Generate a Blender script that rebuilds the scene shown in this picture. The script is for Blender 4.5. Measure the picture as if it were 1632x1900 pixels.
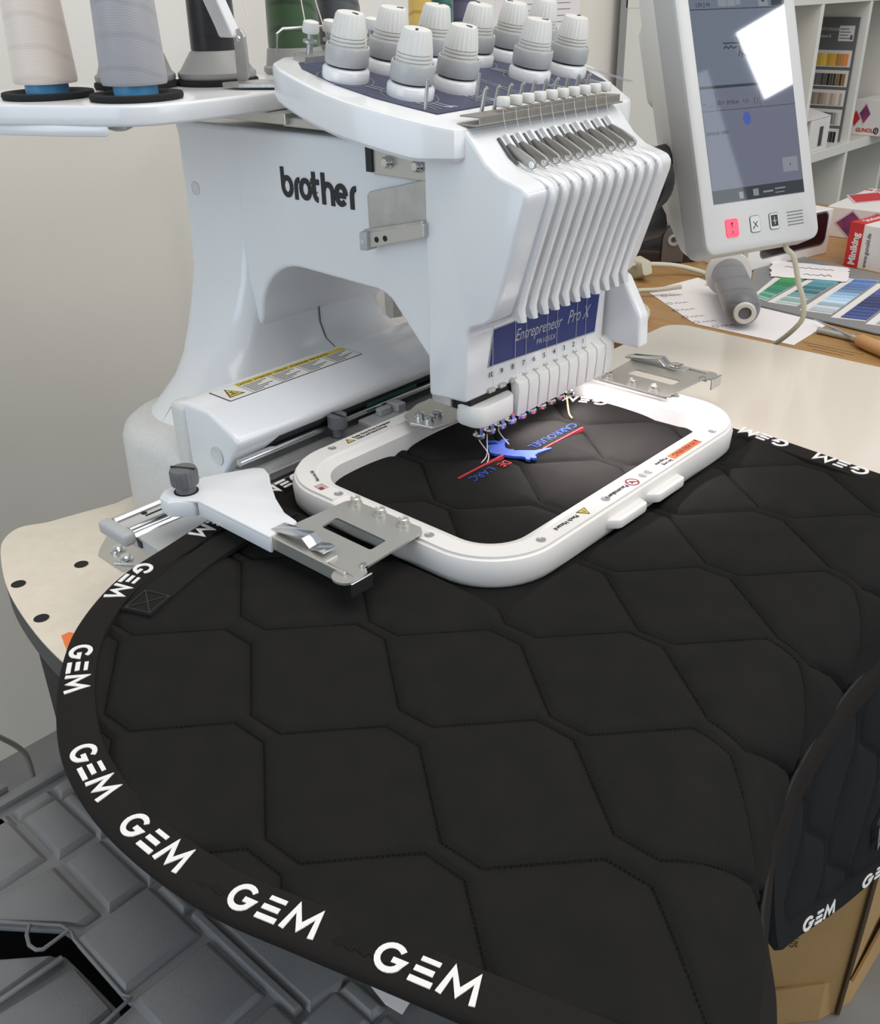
import bpy, bmesh, math, random
import numpy as np
from mathutils import Vector, Matrix
random.seed(7)
for o in list(bpy.data.objects):
    bpy.data.objects.remove(o)
SC = bpy.context.scene
COL = SC.collection
PI = math.pi
R_ = math.radians
ZO = 0.85                                  # the work plane (hoop top) stands 0.85 m above the floor; geometry is written relative to it

# ------------------------------------------------------------------ camera
cam_d = bpy.data.cameras.new('camera')
cam = bpy.data.objects.new('camera', cam_d)
COL.objects.link(cam)
right = Vector((0.73557, 0.67720, -0.01828))
def _cam():
    a, b, c = -0.7442, 0.4974, -0.0208
    ca, sa, cb, sb, cc, sc = math.cos(a), math.sin(a), math.cos(b), math.sin(b), math.cos(c), math.sin(c)
    Ry = Matrix(((ca, -sa, 0), (sa, ca, 0), (0, 0, 1)))
    B = Matrix(((1, 0, 0), (0, 0, -1), (0, 1, 0)))
    Rp = Matrix(((1, 0, 0), (0, cb, -sb), (0, sb, cb)))
    Rr = Matrix(((cc, -sc, 0), (sc, cc, 0), (0, 0, 1)))
    return Rr @ Rp @ B @ Ry
W2C = _cam()
X, Y, Z = W2C[0], -W2C[1], -W2C[2]
m = Matrix((X, Y, Z)).transposed().to_4x4()
m.translation = Vector((0.5159, -0.67856, 0.385))
cam.matrix_world = m
cam_d.sensor_fit = 'VERTICAL'
cam_d.sensor_height = 36.0
cam_d.lens = 1807.1 / 1900 * 36.0
cam_d.clip_start = 0.02
SC.camera = cam

# ------------------------------------------------------------------ world and light
SC.view_settings.view_transform = 'Standard'
SC.view_settings.look = 'None'
SC.view_settings.exposure = 0.12
SC.view_settings.gamma = 1.0
SC.view_settings.use_curve_mapping = False
wd = bpy.data.worlds.new('World')
SC.world = wd
wd.use_nodes = True
bg = wd.node_tree.nodes['Background']
bg.inputs[0].default_value = (0.93, 0.96, 1.0, 1)
bg.inputs[1].default_value = 0.40

def area(name, loc, target, sx, sy, energy, col):
    d = bpy.data.lights.new(name, 'AREA')
    d.shape = 'RECTANGLE'; d.size = sx; d.size_y = sy; d.energy = energy; d.color = col
    o = bpy.data.objects.new(name, d)
    COL.objects.link(o)
    o.location = loc
    o.rotation_euler = (Vector(target) - Vector(loc)).to_track_quat('-Z', 'Y').to_euler()
    return o
area('window_light', (-1.4, -3.0, 0.75), (-0.7, 0, -0.1), 4.4, 2.2, 70, (0.68, 0.84, 1.0))
area('skylight', (0.7, 0.2, 2.1), (0.1, 0.1, 0), 2.2, 2.2, 39, (1.0, 0.94, 0.88))
area('front_window_light', (3.2, 0.8, 1.0), (0, 0.2, 0), 2.2, 1.6, 26, (0.86, 0.93, 1.0))
area('roof_window_light', (3.2, 2.46, 1.99), (0, 0.45, 0.3), 0.34, 0.34, 8, (0.95, 0.98, 1.0))

# ------------------------------------------------------------------ materials
def lin(c):
    c = c / 255.0
    return c / 12.92 if c <= 0.04045 else ((c + 0.055) / 1.055) ** 2.4
def rgb(t):
    return (lin(t[0]), lin(t[1]), lin(t[2]), 1)
def M(name, col, rough=0.5, metal=0.0, coat=0.0, var=None, bump=None, emit=None, sheen=0.0, alpha=None, stretch=None, spec=None):
    mt = bpy.data.materials.new(name)
    mt.use_nodes = True
    nt = mt.node_tree
    p = nt.nodes['Principled BSDF']
    p.inputs['Base Color'].default_value = rgb(col)
    p.inputs['Roughness'].default_value = rough
    p.inputs['Metallic'].default_value = metal
    p.inputs['Coat Weight'].default_value = coat
    p.inputs['Coat Roughness'].default_value = 0.08
    if spec is not None:
        p.inputs['Specular IOR Level'].default_value = spec
    if sheen:
        p.inputs['Sheen Weight'].default_value = sheen
    tc = nt.nodes.new('ShaderNodeTexCoord')
    src = tc.outputs['Object']
    if stretch:
        mp = nt.nodes.new('ShaderNodeMapping')
        mp.inputs['Scale'].default_value = stretch
        nt.links.new(src, mp.inputs[0]); src = mp.outputs[0]
    if var:
        n = nt.nodes.new('ShaderNodeTexNoise')
        n.inputs['Scale'].default_value = var[0]; n.inputs['Detail'].default_value = 5
        nt.links.new(src, n.inputs['Vector'])
        cr = nt.nodes.new('ShaderNodeValToRGB')
        cr.color_ramp.elements[0].position = 0.32; cr.color_ramp.elements[1].position = 0.68
        cr.color_ramp.elements[0].color = rgb(var[1]); cr.color_ramp.elements[1].color = rgb(col)
        nt.links.new(n.outputs[0], cr.inputs[0]); nt.links.new(cr.outputs[0], p.inputs['Base Color'])
    if bump:
        n2 = nt.nodes.new('ShaderNodeTexNoise')
        n2.inputs['Scale'].default_value = bump[0]; n2.inputs['Detail'].default_value = 3
        nt.links.new(src, n2.inputs['Vector'])
        b = nt.nodes.new('ShaderNodeBump')
        b.inputs['Strength'].default_value = bump[1]; b.inputs['Distance'].default_value = 0.002
        nt.links.new(n2.outputs[0], b.inputs['Height']); nt.links.new(b.outputs[0], p.inputs['Normal'])
    if emit:
        p.inputs['Emission Color'].default_value = rgb(emit[0]); p.inputs['Emission Strength'].default_value = emit[1]
    return mt
def thread_mat(name, col, dark):
    """wound thread: fine criss-cross wave lines around the cone"""
    mt = M(name, col, 0.42, sheen=0.3)
    nt = mt.node_tree; p = nt.nodes['Principled BSDF']
    tc = nt.nodes['Texture Coordinate']
    mp = nt.nodes.new('ShaderNodeMapping'); mp.inputs['Rotation'].default_value = (0.32, 0.22, 0)
    nt.links.new(tc.outputs['Object'], mp.inputs[0])
    w = nt.nodes.new('ShaderNodeTexWave'); w.bands_direction = 'Z'
    w.inputs['Scale'].default_value = 13; w.inputs['Distortion'].default_value = 1.0; w.inputs['Detail'].default_value = 1.5
    w.inputs['Detail Scale'].default_value = 3
    nt.links.new(mp.outputs[0], w.inputs[0])
    cr = nt.nodes.new('ShaderNodeValToRGB')
    cr.color_ramp.elements[0].color = rgb(dark); cr.color_ramp.elements[1].color = rgb(col)
    cr.color_ramp.elements[1].position = 0.15
    nt.links.new(w.outputs[1], cr.inputs[0]); nt.links.new(cr.outputs[0], p.inputs['Base Color'])
    w2 = nt.nodes.new('ShaderNodeTexWave'); w2.bands_direction = 'Z'; w2.inputs['Scale'].default_value = 160
    nt.links.new(mp.outputs[0], w2.inputs[0])
    b = nt.nodes.new('ShaderNodeBump'); b.inputs['Strength'].default_value = 0.12; b.inputs['Distance'].default_value = 0.0004
    nt.links.new(w2.outputs[1], b.inputs['Height']); nt.links.new(b.outputs[0], p.inputs['Normal'])
    return mt

white = M('white_gloss_plastic', (226, 228, 230), 0.22, coat=0.35)
white_tex = M('white_textured_plastic', (214, 214, 211), 0.38, var=(260, (206, 206, 203)), bump=(900, 0.15))
white_matte = M('white_matte_plastic', (224, 223, 220), 0.45)
white_knob = M('white_knob_plastic', (220, 220, 216), 0.38)
hoop_white = M('white_hoop_plastic', (230, 227, 223), 0.35)
panel_grey = M('panel_light_grey', (198, 199, 198), 0.4)
panel_edge = M('panel_mid_grey', (182, 182, 181), 0.4)
grey_pl = M('light_grey_plastic', (176, 178, 178), 0.4)
collar_grey = M('collar_grey_plastic', (178, 180, 181), 0.32)
knob_dark = M('dark_grey_knob', (98, 99, 102), 0.42)
navy = M('navy_print', (62, 68, 92), 0.45)
plate_blue = M('blue_label', (34, 48, 106), 0.4, spec=0.3)
black_pl = M('black_plastic', (22, 22, 23), 0.5)
black_gloss = M('black_gloss_plastic', (26, 24, 24), 0.15, coat=0.4)
dark_gap = M('dark_gap', (14, 14, 15), 0.7)
steel = M('brushed_steel', (196, 196, 194), 0.36, 0.75, var=(60, (180, 180, 178)), stretch=(1, 12, 1))
chrome = M('chrome', (214, 216, 218), 0.13, 1.0)
zinc = M('zinc_plate', (196, 194, 188), 0.36, 0.7)
lever_mat = M('lever_metal', (158, 154, 147), 0.38, 0.6)
ink = M('black_ink', (30, 32, 34), 0.55)
ink_soft = M('grey_ink', (92, 94, 98), 0.6)
silver_ink = M('silver_ink', (170, 172, 178), 0.35, 0.5)
yellow = M('yellow_print', (212, 188, 62), 0.5)
orange = M('orange_label', (206, 92, 48), 0.5)
orange2 = M('orange_sticker', (238, 124, 62), 0.5)
label_white = M('label_paper', (226, 224, 220), 0.5)
red_ring = M('dark_red_print', (132, 52, 60), 0.5)
flag_red = M('faded_red_print', (172, 132, 128), 0.5)
fabric = M('black_quilted_fabric', (34, 33, 32), 0.95, var=(38, (30, 30, 29)), bump=(1500, 0.22), spec=0.1)
binding_m = M('black_binding_tape', (33, 30, 28), 0.8, bump=(700, 0.2), spec=0.12)
strap_m = M('black_webbing', (30, 30, 29), 0.8, spec=0.15, bump=(520, 0.5), stretch=(1, 3, 1))
thread_white = M('white_embroidery_thread', (236, 234, 232), 0.6, bump=(900, 0.4))
thread_blue = M('blue_embroidery_thread', (52, 92, 204), 0.5, bump=(900, 0.5), stretch=(1, 6, 1))
thread_red = M('red_embroidery_thread', (196, 36, 50), 0.5, bump=(900, 0.5), stretch=(6, 1, 1))
thread_gold = M('gold_thread', (176, 152, 100), 0.5)
thread_loose = M('loose_white_thread', (214, 206, 200), 0.6)
stand_top = M('cream_board', (230, 221, 204), 0.45, var=(70, (224, 214, 197)))
stand_edge = M('dark_board_edge', (74, 73, 70), 0.6)
table_gloss = M('cream_gloss_board', (228, 219, 206), 0.1, coat=0.6)
table_edge_m = M('white_board_edge', (214, 214, 212), 0.4)
crate_m = M('dark_grey_crate_plastic', (120, 121, 122), 0.38, var=(14, (110, 111, 113)), bump=(500, 0.12))
cardboard = M('cardboard', (178, 146, 98), 0.85, var=(9, (168, 136, 90)), bump=(120, 0.1))
cardboard_d = M('cardboard_print', (84, 70, 50), 0.85)
wood = M('desk_wood', (172, 134, 84), 0.45, var=(6, (154, 117, 70)), stretch=(1.5, 14, 1.5))
paper = M('white_paper', (232, 228, 228), 0.8)
card_grey = M('grey_card', (130, 130, 130), 0.6)
shelf_white = M('shelf_white', (226, 224, 216), 0.5)
shelf_back = M('shelf_back_panel', (150, 151, 151), 0.7)
wall_m = M('wall_paint', (228, 224, 215), 0.9, var=(2.5, (225, 221, 211)), bump=(220, 0.12))
floor_m = M('floor_concrete', (126, 126, 124), 0.7, var=(8, (112, 112, 111)))
box_white = M('white_carton', (228, 224, 220), 0.5)
box_red = M('red_carton_print', (196, 42, 46), 0.5)
box_pink = M('pink_photo_print', (160, 60, 96), 0.45, var=(60, (96, 60, 110)))
box_pink2 = M('pink_print_frame', (206, 190, 196), 0.5)
cable_m = M('beige_cable', (196, 192, 172), 0.5)
cable_g = M('grey_cable', (128, 128, 118), 0.6)
handle_wood = M('tool_handle_wood', (196, 148, 96), 0.45)
mat_black = M('black_felt', (30, 30, 31), 0.95, bump=(700, 0.6))
spool_blue = M('blue_spool_core', (88, 164, 212), 0.4)
spool_white = M('white_spool_core', (216, 214, 208), 0.45)
spool_grey = M('grey_spool_base', (150, 150, 148), 0.45)
screen_m = None
red_lit = M('lit_red_button', (255, 70, 90), 0.4, emit=((255, 60, 85), 0.9))

# ------------------------------------------------------------------ geometry helpers
class G:
    def __init__(s):
        s.v = []; s.f = []
    def add(s, v, f, T=None):
        n = len(s.v)
        if T is not None:
            v = [tuple(T @ Vector(p)) for p in v]
        s.v += [tuple(p) for p in v]
        s.f += [tuple(i + n for i in q) for q in f]
        return s
    def box(s, x0, x1, y0, y1, z0, z1, T=None):
        v = [(x0, y0, z0), (x1, y0, z0), (x1, y1, z0), (x0, y1, z0), (x0, y0, z1), (x1, y0, z1), (x1, y1, z1), (x0, y1, z1)]
        return s.add(v, [(3, 2, 1, 0), (4, 5, 6, 7), (0, 1, 5, 4), (1, 2, 6, 5), (2, 3, 7, 6), (3, 0, 4, 7)], T)
    def prism(s, poly, t0, t1, fn, T=None):
        """poly in 2-D, fn(a, b, t) gives the 3-D point"""
        n = len(poly)
        v = [fn(a, b, t0) for a, b in poly] + [fn(a, b, t1) for a, b in poly]
        f = [tuple(range(n))[::-1], tuple(range(n, 2 * n))] + [(i, (i + 1) % n, n + (i + 1) % n, n + i) for i in range(n)]
        return s.add(v, f, T)
    def loft(s, loops, caps=True, closed=True, T=None):
        n = len(loops[0]); v = [p for L in loops for p in L]; f = []
        for k in range(len(loops) - 1):
            for i in range(n if closed else n - 1):
                j = (i + 1) % n
                f.append((k * n + i, k * n + j, (k + 1) * n + j, (k + 1) * n + i))
        if caps:
            f.append(tuple(range(n))[::-1]); f.append(tuple(range((len(loops) - 1) * n, len(loops) * n)))
        return s.add(v, f, T)
    def lathe(s, prof, seg=24, T=None, caps=True):
        loops = [[(r * math.cos(2 * PI * i / seg), r * math.sin(2 * PI * i / seg), z) for i in range(seg)] for r, z in prof]
        return s.loft(loops, caps, True, T)
    def tube(s, pts, r, seg=8, closed=False):
        pts = [Vector(p) for p in pts]; loops = []
        n = len(pts); up = Vector((0.13, 0.21, 0.97)).normalized()
        for i in range(n):
            d = (pts[min(i + 1, n - 1)] - pts[max(i - 1, 0)])
            if d.length < 1e-9: d = Vector((0, 0, 1))
            d.normalize()
            a = d.cross(up)
            if a.length < 1e-3: a = d.cross(Vector((1, 0, 0)))
            a.normalize(); b = a.cross(d)
            rr = r[i] if isinstance(r, (list, tuple)) else r
            loops.append([tuple(pts[i] + (a * math.cos(2 * PI * k / seg) + b * math.sin(2 * PI * k / seg)) * rr) for k in range(seg)])
        return s.loft(loops, True)

def link(name, me, mats, parent=None):
    o = bpy.data.objects.new(name, me)
    COL.objects.link(o)
    for mt in (mats if isinstance(mats, (list, tuple)) else [mats]):
        me.materials.append(mt)
    if parent is not None:
        o.parent = parent
        o.matrix_parent_inverse = Matrix.Translation(-world_loc(parent))
    return o
def world_loc(o):
    return Vector(o.get('wl', (0, 0, 0)))
def build(name, g, mat, parent=None, smooth=35, bevel=0.0, seg=2, local=False):
    me = bpy.data.meshes.new(name)
    me.from_pydata(g.v, [], g.f)
    bm = bmesh.new(); bm.from_mesh(me)
    bmesh.ops.recalc_face_normals(bm, faces=bm.faces)
    if bevel > 0:
        es = [e for e in bm.edges if len(e.link_faces) == 2 and e.calc_face_angle(0) > R_(28)]
        bmesh.ops.bevel(bm, geom=es, offset=bevel, segments=seg, profile=0.5, affect='EDGES', clamp_overlap=True)
    bm.to_mesh(me); bm.free()
    if smooth:
        me.polygons.foreach_set('use_smooth', [True] * len(me.polygons))
        me.set_sharp_from_angle(angle=R_(smooth))
    o = link(name, me, mat, None)
    if parent is not None:
        o.parent = parent
        if not local:
            o.matrix_parent_inverse = Matrix.Translation(-world_loc(parent))
    return o
def thing(name, label, cat, loc=(0, 0, 0), group=None):
    o = bpy.data.objects.new(name, None); COL.objects.link(o)
    o.empty_display_size = 0.02
    o.location = loc; o['wl'] = tuple(float(c) for c in loc)
    o['label'] = label; o['category'] = cat
    if group: o['group'] = group
    return o
def tag(o, label, cat, group=None, kind=None):
    o['label'] = label; o['category'] = cat
    if group: o['group'] = group
    if kind: o['kind'] = kind
    return o
def struct(o):
    o['kind'] = 'structure'
    return o
XY = lambda a, b, t: (a, b, t)
XZ = lambda a, b, t: (a, t, b)
YZ = lambda a, b, t: (t, a, b)
def frame(o, xd, yd):
    """matrix whose local x,y run along xd,yd from the point o"""
    xd = Vector(xd).normalized(); yd = Vector(yd); yd = (yd - xd * yd.dot(xd)).normalized(); zd = xd.cross(yd)
    m = Matrix((xd, yd, zd)).transposed().to_4x4(); m.translation = Vector(o)
    return m
def rrect(hx, hy, r, z=0.0, n=8, cx=0.0, cy=0.0):
    out = []
    for qx, qy, a0 in ((1, 1, 0), (-1, 1, 90), (-1, -1, 180), (1, -1, 270)):
        for i in range(n + 1):
            a = R_(a0 + 90.0 * i / n)
            out.append((cx + qx * (hx - r) + r * math.cos(a), cy + qy * (hy - r) + r * math.sin(a), z))
    return out
def smooth_path(P, n=8):
    P = [np.array(p, float) for p in P]
    P = [2 * P[0] - P[1]] + P + [2 * P[-1] - P[-2]]
    out = []
    for i in range(1, len(P) - 2):
        for k in range(n):
            t = k / n; p0, p1, p2, p3 = P[i - 1:i + 3]
            out.append(.5 * (2 * p1 + (p2 - p0) * t + (2 * p0 - 5 * p1 + 4 * p2 - p3) * t * t + (3 * p1 - p0 - 3 * p2 + p3) * t ** 3))
    out.append(P[-2])
    return [tuple(p) for p in out]
def text(name, s, size, T, mat, parent, shear=0.0, thick=0.00015, align='LEFT', sx=1.0, bold=0.0):
    c = bpy.data.curves.new('t', 'FONT')
    c.body = s; c.size = size; c.shear = shear; c.extrude = thick; c.align_x = align; c.resolution_u = 3
    c.offset = bold
    o = bpy.data.objects.new('t', c)
    me = bpy.data.meshes.new_from_object(o)
    bpy.data.objects.remove(o); bpy.data.curves.remove(c)
    me.materials.clear()
    me.transform(T @ Matrix.Diagonal((sx, 1, 1, 1)))
    return link(name, me, mat, parent)
def stroke_polys(pts, w):
    """outline quads of a thick 2-D polyline with mitred joints"""
    P = [Vector(p) for p in pts]; n = len(P); L = []; Rr = []
    for i in range(n):
        d0 = (P[i] - P[i - 1]).normalized() if i > 0 else (P[1] - P[0]).normalized()
        d1 = (P[i + 1] - P[i]).normalized() if i < n - 1 else d0
        t = (d0 + d1)
        t = t.normalized() if t.length > 1e-6 else d0
        nn = Vector((-t.y, t.x)); k = min(1.0 / max(0.35, nn.dot(Vector((-d0.y, d0.x)))), 2.2)
        L.append(P[i] + nn * w / 2 * k); Rr.append(P[i] - nn * w / 2 * k)
    return L, Rr
def stroke(g, pts, w, fn, h=0.0004):
    """raised ribbon along pts; fn maps (a, b, height) to 3-D"""
    L, Rr = stroke_polys(pts, w)
    loops = []
    for a, b in zip(L, Rr):
        loops.append([fn(a.x, a.y, 0), fn(a.x, a.y, h), fn(b.x, b.y, h), fn(b.x, b.y, 0)])
    g.loft(loops, True)
def arc(cx, cy, rx, ry, a0, a1, n=14):
    return [(cx + rx * math.cos(R_(a0 + (a1 - a0) * i / n)), cy + ry * math.sin(R_(a0 + (a1 - a0) * i / n))) for i in range(n + 1)]
def Tfn(T):
    return lambda a, b, h: tuple(T @ Vector((a, b, h)))
def screw(name, loc, r, h, mat, parent, normal=(0, 0, 1), slot=True):
    g = G(); q = Vector((0, 0, 1)).rotation_difference(Vector(normal)).to_matrix().to_4x4(); q.translation = Vector(loc)
    g.lathe([(r, 0), (r, h * 0.55), (r * 0.8, h), (r * 0.3, h)], 14, q)
    o = build(name, g, mat, parent, 40)
    if slot:
        gg = G(); gg.box(-r * 0.62, r * 0.62, -r * 0.1, r * 0.1, h * 0.9, h * 1.04, q); gg.box(-r * 0.1, r * 0.1, -r * 0.62, r * 0.62, h * 0.9, h * 1.04, q)
        build('screw_slot', gg, dark_gap, o, 0)
    return o

# ------------------------------------------------------------------ the room
g = G(); g.box(-1.12, -1.0, -2.6, 5.2, -ZO, 1.75); struct(build('wall_back', g, wall_m, None, 0))
g = G(); g.box(-1.12, 4.2, -3.6, 5.2, -ZO - 0.1, -ZO); struct(build('floor', g, floor_m, None, 0))
# right-hand wall with a timber-framed window band above the desk, seen only as a reflection
g = G(); g.box(-1.0, 4.2, 5.0, 5.1, -ZO, 0.75)
g.box(-1.0, 4.2, 5.0, 5.1, 1.75, 1.9); struct(build('wall_right', g, wall_m, None, 0))
g = G()
for i in range(7):
    x = -1.0 + i * 0.85
    g.box(x, x + 0.09, 4.98, 5.08, 0.75, 1.75)
g.box(-1.0, 4.2, 4.98, 5.08, 0.75, 0.82); g.box(-1.0, 4.2, 4.98, 5.08, 1.25, 1.30)
struct(build('window_1', g, shelf_white, None, 0))

# unseen tan board and white battens added above the shelf for the table's reflections
g = G(); g.box(-1.0, -0.985, 1.62, 4.3, 0.64, 1.74); struct(build('reflection_trim_9', g, M('reflected_tan', (150, 130, 108), 0.6), None, 0))
for n_, (y0, z0, y1, z1, w_) in enumerate(((1.75, .68, 1.75, 1.7, .03), (2.18, .68, 2.18, 1.7, .05), (2.45, .68, 2.45, 1.7, .02), (2.62, .68, 2.62, 1.7, .02), (2.2, .75, 3.1, 1.7, .06), (3.0, .68, 3.0, 1.7, .05), (3.4, .68, 3.4, 1.7, .02), (2.9, .70, 3.8, 1.7, .04))):
    d_ = Vector((y1 - y0, z1 - z0)).normalized(); nx, nz = -d_.y * w_ / 2, d_.x * w_ / 2
    g = G(); g.prism([(y0 + nx, z0 + nz), (y1 + nx, z1 + nz), (y1 - nx, z1 - nz), (y0 - nx, z0 - nz)], -0.985, -0.955, YZ); struct(build('reflection_trim_%d' % (n_ + 1), g, M('reflected_white', (248, 246, 242), 0.5), None, 0))
# cable fixed to the wall, bottom left
g = G(); g.tube(smooth_path([(-0.72, -0.56, -0.36), (-0.72, -0.42, -0.475), (-0.72, -0.345, -0.530), (-0.72, -0.308, -0.578), (-0.72, -0.283, -0.619), (-0.72, -0.276, -0.650), (-0.72, -0.278, -0.72), (-0.72, -0.285, -0.846)], 6), 0.0042, 8)
tag(build('hanging_cable', g, cable_g, None, 60), 'thin grey cable hanging down left of the stand, above the crate rim', 'cable')
# papers pinned on the wall
g = G(); g.box(-1.0, -0.996, -0.60, 1.475, 0.235, 0.75)
pb = build('wall_sheet', g, M('white_panel', (232, 230, 224), 0.6), None, 0); tag(pb, 'large white sheet on the wall behind the thread cones', 'sheet')
pt = build('paper_sheet', G().box(-0.996, -0.993, 1.17, 1.49, 0.20, 0.60), paper, None, 0)
tag(pt, 'white printed sheet with grey ruled lines behind the tension knobs', 'paper')
g = G()
for k in range(9):
    g.box(-0.9932, -0.9925, 1.20, 1.45, 0.30 + k * 0.013, 0.3012 + k * 0.013)
build('ruled_line', g, ink_soft, pt, 0)['kind'] = 'stuff'

# ------------------------------------------------------------------ machine stand
st = thing('machine_stand', 'cream stand board with bolt holes and dark edge under the machine', 'stand', (-0.33, 0.05, -0.135))
outline = smooth_path([(-0.447, -0.255), (-0.452, -0.275), (-0.464, -0.30), (-0.452, -0.324), (-0.421, -0.343), (-0.354, -0.369), (-0.276, -0.386), (-0.20, -0.394), (-0.10, -0.394)], 6)
poly = outline + [(-0.02, -0.38), (0.0, -0.2), (0.0, 0.30), (-0.02, 0.48), (-0.10, 0.50), (-0.40, 0.49), (-0.455, 0.44), (-0.435, 0.36), (-0.44, 0.0), (-0.433, -0.20)]
g = G(); g.prism(poly, -0.137, -0.135, XY); build('stand_board', g, stand_top, st, 40)
g = G(); g.prism(poly, -0.163, -0.1371, XY); build('board_edge', g, stand_edge, st, 40)
for hx, hy in ((-0.339, -0.297), (-0.353, -0.358), (-0.279, -0.373), (-0.27, 0.42)):
    g = G(); g.lathe([(0.0072, -0.1349), (0.0072, -0.1343), (0.0045, -0.1346)], 20, Matrix.Translation((hx, hy, 0)))
    o = build('bolt_hole', g, dark_gap, st, 30)
    g = G(); g.lathe([(0.0082, -0.1350), (0.0078, -0.1345), (0.0070, -0.1344)], 20, Matrix.Translation((hx, hy, 0)), caps=False)
    build('hole_rim', g, stand_top, o, 30)
g = G(); g.prism([(-0.2385, -0.375), (-0.238, -0.3675), (-0.225, -0.362), (-0.210, -0.370), (-0.214, -0.383), (-0.224, -0.380)], -0.1349, -0.1342, XY)
build('warning_sticker', g, orange2, st, 0)
for lx, ly in ((-0.312, -0.345), (-0.40, -0.25), (-0.07, 0.42), (-0.40, 0.42)):
    g = G(); g.box(lx - 0.02, lx + 0.02, ly - 0.02, ly + 0.02, -ZO, -0.163); build('leg', g, black_pl, st, 0, 0.003)
# fixing plate with its two screws
g = G(); g.prism([(-0.372, -0.245), (-0.353, -0.266), (-0.341, -0.276), (-0.294, -0.277), (-0.276, -0.262), (-0.27, -0.22), (-0.35, -0.20)], -0.1349, -0.1325, XY)
fp = build('fixing_plate', g, zinc, st, 30)
for x, y in ((-0.331, -0.259), (-0.308, -0.264)):
    g = G(); g.lathe([(0.0078, 0), (0.0078, 0.002), (0.0055, 0.002), (0.006, 0.005), (0.0045, 0.0065), (0.002, 0.0066)], 16, Matrix.Translation((x, y, -0.1325)))
    build('screw', g, chrome, fp, 40)
g = G(); g.tube([(-0.31, -0.2755, -0.1315), (-0.288, -0.262, -0.1315), (-0.285, -0.252, -0.1315)], 0.0022, 8); build('slot_rim', g, steel, fp, 60)

# ------------------------------------------------------------------ the embroidery machine
mc = thing('embroidery_machine', 'white ten-needle embroidery machine on the cream stand board', 'embroidery machine', (-0.35, 0.055, -0.135))
# body: wide base flaring up into the pillar, with the arm growing out of the top
def bl(z, x0, x1, y0, y1, r, n=8):
    return rrect((x1 - x0) / 2, (y1 - y0) / 2, r, z, n, (x0 + x1) / 2, (y0 + y1) / 2)
g = G()
g.loft([bl(-0.135, -0.425, -0.215, -0.195, 0.305, 0.055), bl(-0.128, -0.432, -0.215, -0.202, 0.312, 0.06), bl(-0.040, -0.428, -0.215, -0.206, 0.316, 0.07),
        bl(-0.029, -0.425, -0.218, -0.203, 0.313, 0.07), bl(-0.022, -0.42, -0.225, -0.195, 0.305, 0.07), bl(-0.019, -0.417, -0.235, -0.18, 0.29, 0.07)], True)
build('machine_base', g, white_tex, mc, 50)
g = G()
g.loft([bl(-0.030, -0.417, -0.24, -0.195, 0.285, 0.075), bl(-0.021, -0.418, -0.27, -0.178, 0.255, 0.075), bl(-0.010, -0.421, -0.30, -0.15, 0.215, 0.06), bl(0.004, -0.426, -0.318, -0.122, 0.185, 0.05),
        bl(0.022, -0.434, -0.330, -0.098, 0.166, 0.04), bl(0.045, -0.444, -0.336, -0.076, 0.156, 0.03), bl(0.075, -0.452, -0.339, -0.058, 0.152, 0.025),
        bl(0.105, -0.456, -0.34, -0.046, 0.156, 0.022), bl(0.15, -0.455, -0.338, -0.041, 0.151, 0.016), bl(0.257, -0.452, -0.33, -0.040, 0.150, 0.012)], True)
build('pillar', g, white, mc, 55)
arm = [(-0.452, 0.262), (-0.06, 0.262), (-0.06, 0.06), (-0.072, 0.062)] + [(-0.126, 0.117), (-0.131, 0.122), (-0.138, 0.1255), (-0.148, 0.128)]
arm += [(-0.255, 0.131)] + arc(-0.262, 0.061, 0.070, 0.070, 90, 176, 10) + [(-0.342, 0.045), (-0.39, 0.045)]
g = G(); g.prism(arm, -0.0395, 0.1495, XZ); build('machine_arm', g, white, mc, 40, 0.005, 3)
# moulding seams and plug discs on the pillar and base
g = G(); g.tube([(-0.320, 0.056, 0.006), (-0.329, 0.048, 0.020), (-0.334, 0.045, 0.040), (-0.337, 0.047, 0.065), (-0.338, 0.056, 0.090), (-0.3375, 0.060, 0.118)], 0.0009, 6); build('panel_seam', g, ink_soft, mc, 0)
for p, nrm, r in (((-0.424, -0.0405, 0.193), (0, -1, 0), 0.0075), ((-0.335, -0.165, -0.0195), (0, 0, 1), 0.013)):
    q = Vector((0, 0, 1)).rotation_difference(Vector(nrm)).to_matrix().to_4x4(); q.translation = Vector(p)
    g = G(); g.lathe([(r, 0), (r * 0.96, 0.0008), (r * 0.9, 0.0004)], 20, q)
    build('screw_cap', g, white_tex, mc, 30)

# brand lettering on the arm
T = frame((-0.2745, -0.0398, 0.2025), (1, 0, 0), (0, 0, 1))
L = []
lw, xh = 1.0, 3.3
def ring(cx): return arc(cx, xh / 2, 1.35, xh / 2 - .15, 0, 360, 22)
L += [[(0, 5.0), (0, 1.6)], ring(1.35), [(4.1, -0.45), (4.1, 1.7)] + arc(5.2, 1.75, 1.1, 1.35, 180, 85, 8), ring(7.0)]
L += [[(9.6, 4.9), (9.6, 1.4)] + arc(10.7, 1.4, 1.1, 1.3, 180, 270, 7), [(8.7, 3.2), (11.2, 3.2)]]
L += [[(12.4, 5.0), (12.4, -0.45)], arc(13.75, 1.75, 1.3, 1.35, 170, 0, 9) + [(15.05, -0.45)]]
L += [arc(17.5, xh / 2, 1.35, xh / 2 - .15, 0, 318, 20), [(16.2, 1.6), (18.85, 1.6)], [(20.6, -0.45), (20.6, 1.7)] + arc(21.7, 1.75, 1.1, 1.35, 180, 85, 8)]
g = G(); k = 0.109 / 22.6
for n_, st_ in enumerate(L):
    stroke(g, [(a * k, b * k * 1.12) for a, b in st_], 1.08 * k, Tfn(T), 0.0004 + 0.00004 * n_)
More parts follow.
